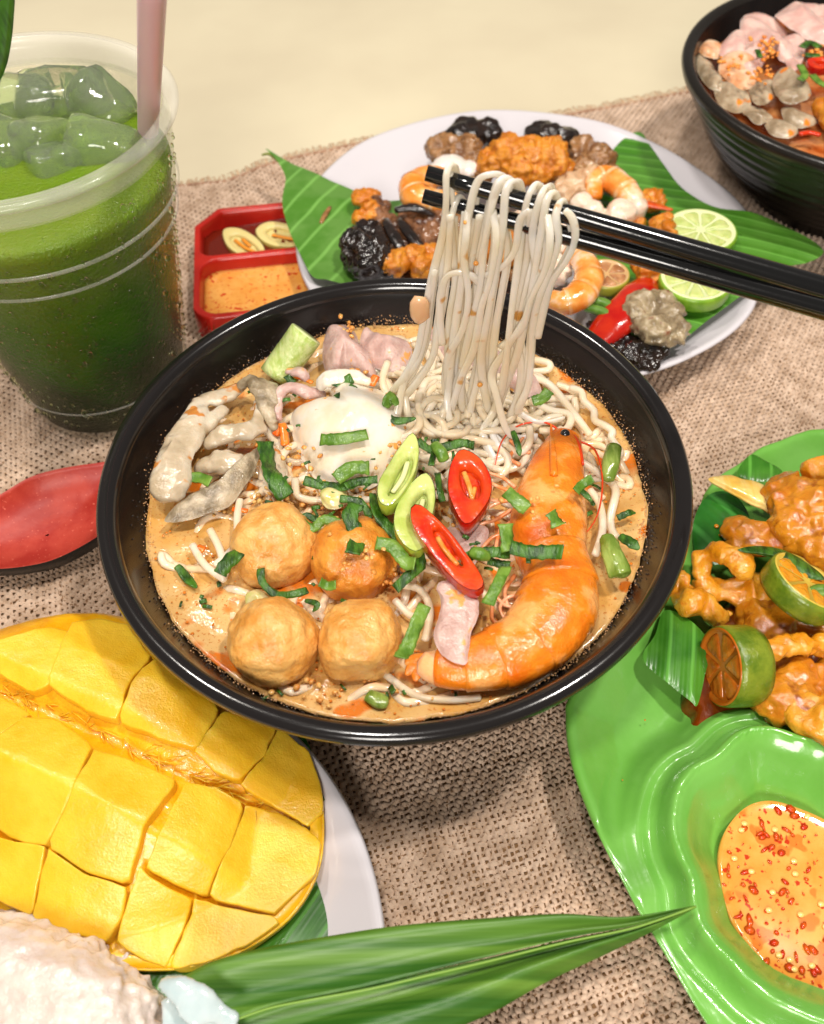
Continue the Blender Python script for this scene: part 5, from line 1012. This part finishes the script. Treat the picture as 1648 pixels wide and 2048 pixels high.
lump([(1290, 625, .3, 34, .8), (1325, 620, .3, 30, .8), (1310, 655, .2, 34, .7), (1345, 660, .1, 28, .6), (1300, 595, .2, 16, .8), (1365, 665, 0, 16, .6)], GM, 'seafood_clump', 'greyish brown seafood clump at the front right edge of the oval plate', 'seafood', 3.0)
lump([(1225, 695, 0, 28, .6), (1262, 700, .1, 30, .6), (1290, 712, 0, 26, .5), (1320, 690, 0, 20, .5), (1200, 665, .1, 20, .6)], DK, 'dark_mushroom', 'dark mushroom bits under the greyish clump near the rim of the bowl', 'mushroom', 2.5)
lump([(1055, 440, .2, 20, .6), (1130, 470, .3, 26, .5), (1150, 500, .2, 24, .5), (1100, 540, .2, 30, .5)], SQ, 'squid_piece', 'pale squid piece behind the chopsticks, right of the noodles', 'squid', 2.9)
# ================================================================== SECOND BOWL FOOD
AN = np.arange(120)*2*np.pi/120
v, f = dome(np.stack([np.cos(AN), np.sin(AN)], 1)*9.25+np.array(b2c), lambda x, y, r: 6.0+.15*fbm(np.stack([x, y, x*0], 1), .8, 3, 4), lambda x, y, r: 5.85-2.2*(1-r), 24)
solo('red_broth', (v, f), M('red_broth', C(170, 80, 30), C(206, 140, 84), ns=.5, rough=.15, coat=.5, bump=.04, bs=2), 'reddish broth in the far ribbed bowl', 'soup')
PK2 = M('pork_far', C(204, 160, 150), C(222, 188, 176), ns=1.2, rough=.34, coat=.2, sss=.35, sscale=.3, bump=.05, bs=2.5)
MU2 = M('mushroom_far', C(140, 120, 94), C(184, 166, 140), ns=1.0, rough=.25, coat=.4, sss=.3, bump=.07, bs=2, spk=((*C(226, 130, 40)[:3], 1), .8, .63))
Z2 = 7.0
PE2 = M('prawn_pale', C(214, 150, 104), C(232, 192, 158), ns=1.2, rough=.2, coat=.5, sss=.3)
for (ol, dz, am, an_, mt, nm, lb, ct) in [
 ([(1480, 45), (1500, 26), (1540, 28), (1572, 50), (1592, 90), (1588, 125), (1560, 118), (1540, 100), (1522, 135), (1495, 145), (1484, 100)], .35, .34, .9, PK2, 'pork_slice', 'pork slice folded at the left of the far ribbed bowl', 'pork'),
 ([(1550, 28), (1590, 8), (1640, 14), (1690, 24), (1700, 95), (1640, 88), (1590, 64)], .6, .34, .2, PK2, 'pork_slice', 'pork slice at the back of the far ribbed bowl', 'pork'),
 ([(1565, 70), (1590, 62), (1612, 84), (1604, 128), (1585, 140), (1570, 110)], .6, .25, .3, PK2, 'pork_slice', 'narrow pork fold in the middle of the far ribbed bowl', 'pork'),
 ([(1438, 98), (1465, 66), (1492, 66), (1494, 112), (1458, 120)], .2, .25, .5, PK2, 'pork_slice', 'small pork piece near the left rim of the far ribbed bowl', 'pork'),
 ([(1398, 96), (1415, 80), (1446, 92), (1436, 116), (1410, 112)], 0, .2, .5, PE2, 'prawn_piece', 'orange tinted scrap touching the left rim of the far ribbed bowl', 'prawn'),
 ([(1388, 106), (1404, 102), (1432, 136), (1450, 178), (1425, 176), (1400, 146)], -.1, .16, .4, MU2, 'mushroom_piece', 'mushroom strip along the left rim of the far ribbed bowl', 'mushroom'),
 ([(1446, 112), (1480, 100), (1514, 130), (1508, 168), (1470, 166), (1440, 140)], .2, .28, 1.1, PE2, 'prawn_piece', 'larger orange tinted prawn piece in the far ribbed bowl', 'prawn'),
 ([(1428, 158), (1462, 148), (1492, 175), (1504, 204), (1470, 210), (1438, 192)], 0, .28, .2, MU2, 'mushroom_piece', 'grey mushroom lump at the lower left of the far ribbed bowl', 'mushroom'),
 ([(1498, 164), (1546, 152), (1550, 186), (1516, 204)], .1, .2, .7, MU2, 'mushroom_piece', 'mushroom slice in the middle of the far ribbed bowl', 'mushroom'),
 ([(1548, 150), (1580, 138), (1618, 158), (1624, 192), (1590, 210), (1556, 194)], .3, .36, .4, MU2, 'mushroom_piece', 'round wrinkled mushroom near the herbs in the far ribbed bowl', 'mushroom'),
 ([(1488, 204), (1520, 206), (1550, 226), (1524, 246), (1492, 230)], -.1, .22, .9, MU2, 'mushroom_piece', 'mushroom lump just inside the front rim of the far ribbed bowl', 'mushroom'),
 ([(1528, 236), (1560, 238), (1596, 255), (1582, 274), (1545, 266)], -.2, .1, .4, MU2, 'mushroom_piece', 'brown mushroom slice by the front rim of the far ribbed bowl', 'mushroom'),
 ([(1566, 214), (1600, 222), (1636, 238), (1604, 254), (1572, 242)], -.1, .1, .6, MU2, 'mushroom_piece', 'pointed mushroom slice right of the brown one', 'mushroom')]:
    solo(nm, crumple(ol, Z2+dz-.3, am*1.2, .55, len(lb), .14, .3, an_), mt, lb, ct)
folded([pxsweep([(1628, 215), (1655, 220), (1690, 240)], Z2, [26, 40, 50], .6)], .12, ((1.0, .1, 3),), FRY, 'fish_ball', 'fried fish ball at the right edge, in the far ribbed bowl', 'fish ball')
for pt, w_, lb, mt in [([(1605, 95), (1620, 85), (1640, 95)], 9, 'herb leaf in the far ribbed bowl near the right edge', HB), ([(1625, 150), (1640, 165), (1660, 175)], 8, 'light herb strip in the far ribbed bowl', HBL), ([(1600, 130), (1610, 150), (1600, 160)], 8, 'pale green onion curl in the far ribbed bowl', HBL), ([(1515, 100), (1520, 115)], 6, 'tiny herb bit beside the left pork slice in the far ribbed bowl', HB), ([(1610, 110), (1640, 112)], 9, 'dark herb piece beside the red chilli in the far ribbed bowl', HB)]:
    solo('herb_strip', strip_box(smooth(np.array([P(a, b, Z2+.9) for a, b in pt]), 4), w_*.024, .05), mt, lb, 'herb')
ringslice([(1615, 122), (1640, 117), (1668, 122), (1670, 135), (1640, 142), (1618, 135)], [(1630, 127), (1645, 124), (1660, 128), (1645, 134)], Z2+.8, .3, RC, 'red_chilli_slice', 'red chilli slice in the far ribbed bowl', 'chilli')
solo('carrot_shred', pxsweep([(1600, 268), (1620, 265), (1640, 270)], 6.9, 6, .6), M('chilli_red_shred', C(206, 50, 14), rough=.2, coat=.5), 'red shred at the front of the far ribbed bowl', 'chilli')
c2_ = []
for (a, b, n) in [(1530, 90, 24), (1520, 150, 26), (1460, 130, 16), (1630, 105, 18), (1545, 100, 14)]: scatter(a, b, 14, 10, Z2+.8, n, .08, .18, c2_)
solo('fried_garlic', join(c2_), M('orange_crumb', C(222, 120, 30), C(232, 160, 70), ns=3, rough=.3, coat=.3), 'orange fried crumbs over the food in the far ribbed bowl', 'garlic', kind='stuff')

V0, F0 = ico(2)
dl = []
for (a, b, r) in [(644, 448, 3), (646, 460, 2), (664, 468, 3), (655, 440, 2), (1150, 300, 2), (1480, 470, 3), (1530, 500, 3), (1600, 500, 3)]:
    c = P(a, b, 2.75); u = upx(c); dl.append((V0*[r*u, r*u, r*u*.7]+c, F0))
solo('water_drops', join(dl), WATER, 'few small water drops on the banana leaves of the oval plate', 'water drops', kind='stuff')
solo('onion_scrap', pxsweep([(642, 446), (650, 430), (660, 414)], 2.85, [4, 6, 4], .6), BR, 'small brown scrap lying on the left banana leaf', 'scrap')
# ================================================================== GREEN LEAF PLATE
GRP = M('green_glazed', C(104, 166, 66), C(114, 174, 78), ns=.4, rough=.2, spec=.45, coat=.3, bump=.04, bs=.35, bump2=(.012, 1.3))
gp = thing('green_plate', 'bright green leaf-shaped plate with a built-in sauce well at the right', 'plate', (14, -6, 0))
vis_ = [(1648, 856), (1600, 864), (1560, 880), (1520, 895), (1480, 925), (1440, 950), (1410, 985), (1395, 1030)]
lft = [(1140, 1390), (1132, 1430), (1136, 1490), (1152, 1555), (1180, 1630), (1212, 1695), (1245, 1755), (1280, 1820), (1325, 1895), (1372, 1975), (1420, 2050), (1470, 2120)]
go = [P(a, b, 2.3)[:2] for a, b in vis_]+[np.array([11.3, -.6]), np.array([9.6, -2.2]), np.array([7.6, -4.2])]+[P(a, b, 2.3)[:2] for a, b in lft]+[np.array(q) for q in [(13, -19.5), (18, -20.5), (23, -18), (27, -12), (28, -4), (25.5, 2.5), (22.5, 5.2)]]
gw = smooth(np.array(go), 7, True)
wl = [(1430, 1505), (1480, 1480), (1540, 1472), (1600, 1482), (1660, 1500), (1740, 1560), (1790, 1660), (1800, 1800), (1790, 1930), (1750, 2040), (1680, 2060), (1600, 2035), (1530, 1985), (1470, 1925), (1420, 1860), (1385, 1790), (1362, 1700), (1355, 1620), (1385, 1545)]
ww = smooth(np.array([P(a, b, 2.7)[:2] for a, b in wl]), 6, True)
_c = ww.mean(0); _a = np.arctan2(ww[:, 1]-_c[1], ww[:, 0]-_c[0]); ww = _c+(ww-_c)*(1+.035*np.sin(5*_a+1.0)+.02*np.sin(9*_a))[:, None]
def sdist(x, y, poly):
    p = np.stack([x, y], 1); a = poly; b = np.roll(poly, -1, 0); out = np.full(len(p), 1e9); ins = np.zeros(len(p), bool)
    for i in range(len(a)):
        ab = b[i]-a[i]; t = np.clip(((p-a[i])@ab)/(ab@ab), 0, 1); d = np.linalg.norm(p-a[i]-t[:, None]*ab, axis=1); out = np.minimum(out, d)
        c = (a[i][1] > p[:, 1]) != (b[i][1] > p[:, 1]); xi = a[i][0]+(p[:, 1]-a[i][1])/(ab[1] if abs(ab[1]) > 1e-9 else 1e-9)*ab[0]; ins ^= c & (p[:, 0] < xi)
    return np.where(ins, -out, out)
gx = np.linspace(3, 30, 330); gy = np.linspace(-22, 8, 360)
def gplate(x, y, r):
    d = -sdist(x, y, gw); dw = sdist(x, y, ww)
    z = np.interp(d, [0, .12, .3, .8, 1.8, 3.2, 5], [2.25, 2.36, 2.34, 2.05, 1.55, 1.2, 1.05])
    z = z+.05*fbm(np.stack([x, y, x*0], 1), .35, 2, 6)
    # groove and ridge round the well, then the well itself
    g = np.interp(dw, [-3.2, -2.2, -1.5, -.9, -.45, -.15, 0, .18, .5, .75, 1.1, 1.5, 2.3], [-.45, -.35, .1, .85, 1.5, 1.78, 1.85, 1.75, 1.05, .9, 1.15, 1.0, 0])
    k = np.interp(dw, [.9, 2.4], [1, 0])
    return np.where(dw < 0, .95+g, np.maximum(z*(1-k)+(1.05+g)*k, z*(1-k)+(1.05+g)*k))
n = len(gw)
# topology: grid of rings around the plate centre, dense
v, f = dome(gw, gplate, lambda x, y, r: .05+2.1*np.clip(r, 0, 1)**9+x*0, 110)
part('plate_body', (v, f), GRP, gp)
sw_ = [(1545, 1602), (1500, 1610), (1465, 1640), (1445, 1680), (1440, 1730), (1448, 1790), (1470, 1850), (1505, 1900), (1545, 1945), (1600, 1972), (1660, 1985), (1720, 1950), (1745, 1850), (1735, 1740), (1700, 1670), (1650, 1640), (1600, 1618)]
def wz(x, y, r): return 1.42+.05*r**14+x*0
SW = M('chilli_cream_sauce', C(218, 142, 54), C(226, 162, 78), ns=.7, rough=.09, coat=.3, sss=.1, sscale=.3, spk=[((*C(214, 120, 44)[:3], 1), 1.1, .58), ((*C(186, 52, 14)[:3], 1), 3.2, .64)])
wso = smooth(np.array([P(a, b, 1.45)[:2] for a, b in sw_]), 6, True)
solo('chilli_dip', dome(wso, wz, lambda x, y, r: .6+x*0, 20), SW, 'creamy orange dipping sauce with chilli flakes in the well of the green plate', 'sauce')
fk = []; sd = []
wc = wso.mean(0)
for i in range(150):
    q = wso[random.randrange(len(wso))]; t = math.sqrt(random.random())*.97; x, y = wc+(q-wc)*t; r = random.choice([.03, .05, .07, .1, .16, .2])
    V, F = ico(1); fk.append((V*[r, r*random.uniform(.25, .8), .025]@rotz(random.uniform(0, 3.1)).T+[x, y, 1.475], F))
for i in range(20):
    q = wso[random.randrange(len(wso))]; t = math.sqrt(random.random())*.97; x, y = wc+(q-wc)*t; V, F = ico(2); sd.append((V*[.11, .09, .03]+[x, y, 1.48], F))
solo('chilli_flakes', join(fk), M('chilli_flake', C(196, 40, 8), C(216, 84, 20), ns=2, rough=.2, coat=.4), 'red chilli flakes floating on the orange dipping sauce', 'chilli flakes', kind='stuff')
solo('chilli_seeds', join(sd), M('chilli_seed', C(240, 190, 110), rough=.25, coat=.4), 'pale chilli seeds floating on the orange dipping sauce', 'chilli seeds', kind='stuff')
# pooled brown sauce and food
po_ = [(1366, 1395), (1380, 1430), (1372, 1470), (1420, 1492), (1500, 1488), (1560, 1480), (1640, 1505), (1700, 1530), (1750, 1300), (1700, 1100), (1560, 1120), (1450, 1200), (1400, 1300)]
pw = smooth(np.array([P(a, b, 1.6)[:2] for a, b in po_]), 5, True)
solo('brown_glaze', dome(pw, lambda x, y, r: np.interp(r, [0, .9, 1], [1.95, 1.85, 1.3])+.04*fbm(np.stack([x, y, x*0], 1), .8, 2, 2), lambda x, y, r: .9+x*0, 16), M('brown_glaze', C(96, 36, 4), C(132, 60, 8), ns=.6, rough=.06, coat=.9, sss=.2, bump=.03, bs=1.2), 'dark orange brown glaze pooled under the chicken on the green plate', 'sauce')
CK = M('glazed_chicken', C(182, 98, 10), C(206, 134, 30), ns=.9, rough=.13, coat=.7, sss=.3, srad=(1, .5, .15), sscale=.35, bump=.07, bs=1.5, bump2=(.03, 7), c3=C(136, 62, 4), ramp=(.3, .55))
CKB = M('glazed_batter', C(212, 134, 22), C(226, 162, 50), ns=1.1, rough=.15, coat=.7, sss=.3, sscale=.3, bump=.10, bs=2.4, bump2=(.03, 8), c3=C(190, 96, 8))
NC = ((.8, .20, 3, 'r'), (2.0, .05, 4), (6, .02, 6))
cg = 'glazed chicken pieces on the green plate'
lump([(1570, 985, .8, 36, .8), (1600, 1010, 1.0, 44, .8), (1640, 1020, 1, 50, .8), (1590, 1050, .8, 40, .8), (1650, 1080, .6, 60, .8), (1620, 1110, .4, 40, .8), (1700, 1040, .6, 60, .8)], CK, 'chicken_piece', 'largest glazed chicken piece at the top of the pile on the green plate', 'chicken', 3.0, grp=cg, nz=NC)
lump([(1640, 950, 1, 26, .8), (1680, 960, 1, 40, .8)], CKB, 'chicken_piece', 'crisp orange piece at the right edge above the pile', 'chicken', 3.2, grp=cg, nz=NC)
lump([(1480, 1060, .6, 24, .7), (1510, 1075, .7, 32, .7), (1550, 1080, .6, 32, .7), (1490, 1090, .4, 24, .7), (1590, 1100, .4, 34, .7)], CK, 'chicken_piece', 'glazed chicken strip just left of the largest piece', 'chicken', 2.6, grp=cg, nz=NC)
folded([pxsweep([(1410, 1150, 0), (1405, 1115, .5), (1440, 1105, .9), (1475, 1115, .9), (1488, 1150, .5)], 2.7, [18, 20, 18, 20, 18], .8), pxsweep([(1400, 1170), (1440, 1180), (1500, 1180), (1550, 1190), (1600, 1200)], 2.4, [24, 34, 38, 40, 40], .7)], .1, NC, CKB, 'chicken_piece', 'glazed chicken piece with a curled loop on its back, beside the black bowl', 'chicken', cg)
folded([PB(1365, 1190, 2.6, 26, .8, lv=2), PB(1385, 1205, 2.7, 30, .8, lv=2), PB(1360, 1160, 2.9, 14, .8, lv=2), PB(1420, 1215, 2.5, 30, .7, lv=2), PB(1450, 1230, 2.4, 26, .7, lv=2)], .1, NC, CKB, 'chicken_piece', 'bright orange knob of chicken touching the black bowl', 'chicken', cg)
folded([pxsweep([(1648, 1290, .4), (1590, 1290, .6), (1545, 1300, .6), (1515, 1315, .5), (1505, 1350, .3), (1520, 1385, .1)], 2.9, [22, 20, 18, 16, 18, 20], .8, noise=.1, ns=2.2)], .09, ((1.5, .14, 3, 'r'), (3.5, .08, 4)), CKB, 'chicken_skin', 'crinkled orange strip of batter curving above the lower chicken piece', 'chicken', cg)
lump([(1560, 1400, .4, 40, .8), (1590, 1360, .4, 40, .8), (1610, 1420, .4, 44, .8), (1660, 1370, .3, 50, .7), (1540, 1360, .2, 30, .7)], CK, 'chicken_piece', 'lower glazed chicken piece inside the curve of the batter strip', 'chicken', 2.0, grp=cg, nz=NC)
lump([(1615, 1440, .4, 34, .8), (1650, 1450, .5, 44, .8), (1690, 1430, .4, 50, .8), (1625, 1410, .6, 20, .8)], CKB, 'chicken_piece', 'smooth yellow orange chicken piece at the right edge above the sauce well', 'chicken', 2.3, grp=cg, nz=NC)
lump([(1620, 1235, .3, 40, .6), (1560, 1240, .2, 40, .6), (1520, 1240, .1, 40, .6), (1660, 1200, .3, 60, .6)], CK, 'chicken_piece', 'dark glazed chicken in the middle of the pile under the lime slice', 'chicken', 2.2, grp=cg, nz=NC)
# bamboo shoot slice
slab([(1415, 958), (1450, 953), (1500, 962), (1545, 985), (1550, 1028), (1520, 1015), (1480, 995), (1440, 975)], 3.5, .03, .6, 3, .35, M('pale_shoot', C(220, 176, 76), C(226, 196, 120), ns=1.2, rough=.25, coat=.4, sss=.3, stretch=(2, .5, 1)), 'bamboo_shoot', 'pale yellow pointed slice sticking out of the top left of the chicken', 'bamboo shoot', None, .05)
# calamansi slices
CR = (M('calamansi_rind', C(84, 108, 20), C(120, 134, 34), ns=1.2, rough=.25, coat=.4, bump=.03, bs=8), M('calamansi_pith', C(206, 176, 70), rough=.3, coat=.3, sss=.3), M('calamansi_pulp', C(204, 128, 14), C(216, 150, 30), ns=1.5, rough=.1, coat=.7, sss=.4, sscale=.3, bump=.08, bs=2.5))
lime(1602, 1178, 3.9, 82, .9, 'round calamansi slice lying on the chicken pile, green rind towards the bowl', rot=rotx(-.25)@roty(.45), mats=CR, nm='calamansi_slice', grp='calamansi slices on the green plate', ns_=7)
lime(1472, 1332, 2.9, 82, 1.3, 'calamansi slice standing on edge in the brown glaze at the front of the chicken', rot=rotz(.1)@roty(-1.35), mats=(M('calamansi_rind', None), M('calamansi_cut_brown', C(190, 96, 20), rough=.2, coat=.5, sss=.3), M('calamansi_pulp_brown', C(176, 84, 14), C(196, 110, 30), ns=1.5, rough=.12, coat=.6, sss=.3, bump=.08, bs=2.5)), nm='calamansi_slice', grp='calamansi slices on the green plate', ns_=6)
LG = leafmat('banana_leaf_green_plate', C(50, 108, 24), C(72, 132, 36), .25, 1.2, .05)
LD = leafmat('banana_leaf_glossy', C(30, 92, 22), C(44, 112, 34), -.5, .6, .05)
slab([(1285, 1318), (1310, 1270), (1330, 1220), (1380, 1240), (1420, 1290), (1410, 1350), (1395, 1410), (1380, 1402), (1340, 1370)], 2.35, .05, .4, 3, .07, LG, 'banana_leaf', 'cut banana leaf corner pointing at the bowl, in front of the chicken', 'leaf', None, .1, nz=((9, .001, 1),))
slab([(1395, 1120), (1385, 1060), (1400, 1010), (1430, 985), (1470, 990), (1500, 1040), (1470, 1100), (1430, 1130)], 2.6, .06, .4, 5, .07, LD, 'banana_leaf', 'glossy green leaf beside the right rim of the black bowl', 'leaf', None, .15, nz=((9, .001, 1),))
slab([(1475, 950), (1500, 910), (1530, 920), (1565, 945), (1530, 965)], 3.2, .08, .6, 7, .06, LG, 'banana_leaf', 'folded leaf end standing behind the pale pointed slice', 'leaf', None, .1, nz=((9, .001, 1),))
slab([(1475, 1100), (1520, 1092), (1580, 1105), (1630, 1135), (1648, 1160), (1600, 1150), (1560, 1125), (1520, 1112)], 4.1, .12, .8, 9, .06, HB, 'curry_leaf', 'dark green leaf lying between the chicken pieces above the calamansi', 'leaf', None, .1, nz=((9, .001, 1),))
solo('herb_strip', strip_box(smooth(np.array([P(a, b, 4.3) for a, b in [(1622, 1190), (1640, 1180), (1665, 1185)]]), 4), .25, .05), HBL, 'small green herb bit on the round calamansi slice', 'herb')

V0, F0 = ico(2); dl = []
for (a, b, r) in [(1433, 1052, 5), (1440, 1070, 3), (1448, 1066, 4), (1425, 1090, 3), (1395, 1500, 2), (1245, 1560, 1.6), (1290, 1440, 2), (1330, 1520, 1.4), (1360, 1490, 2.4), (1400, 1505, 2)]:
    c = P(a, b, 2.85 if b < 1100 else 1.7); u = upx(c); dl.append((V0*[r*u, r*u, r*u*.5]+c, F0))
solo('sauce_drops', join(dl), CK, 'little orange sauce drips splashed on the green plate and its leaf', 'sauce drips', kind='stuff')
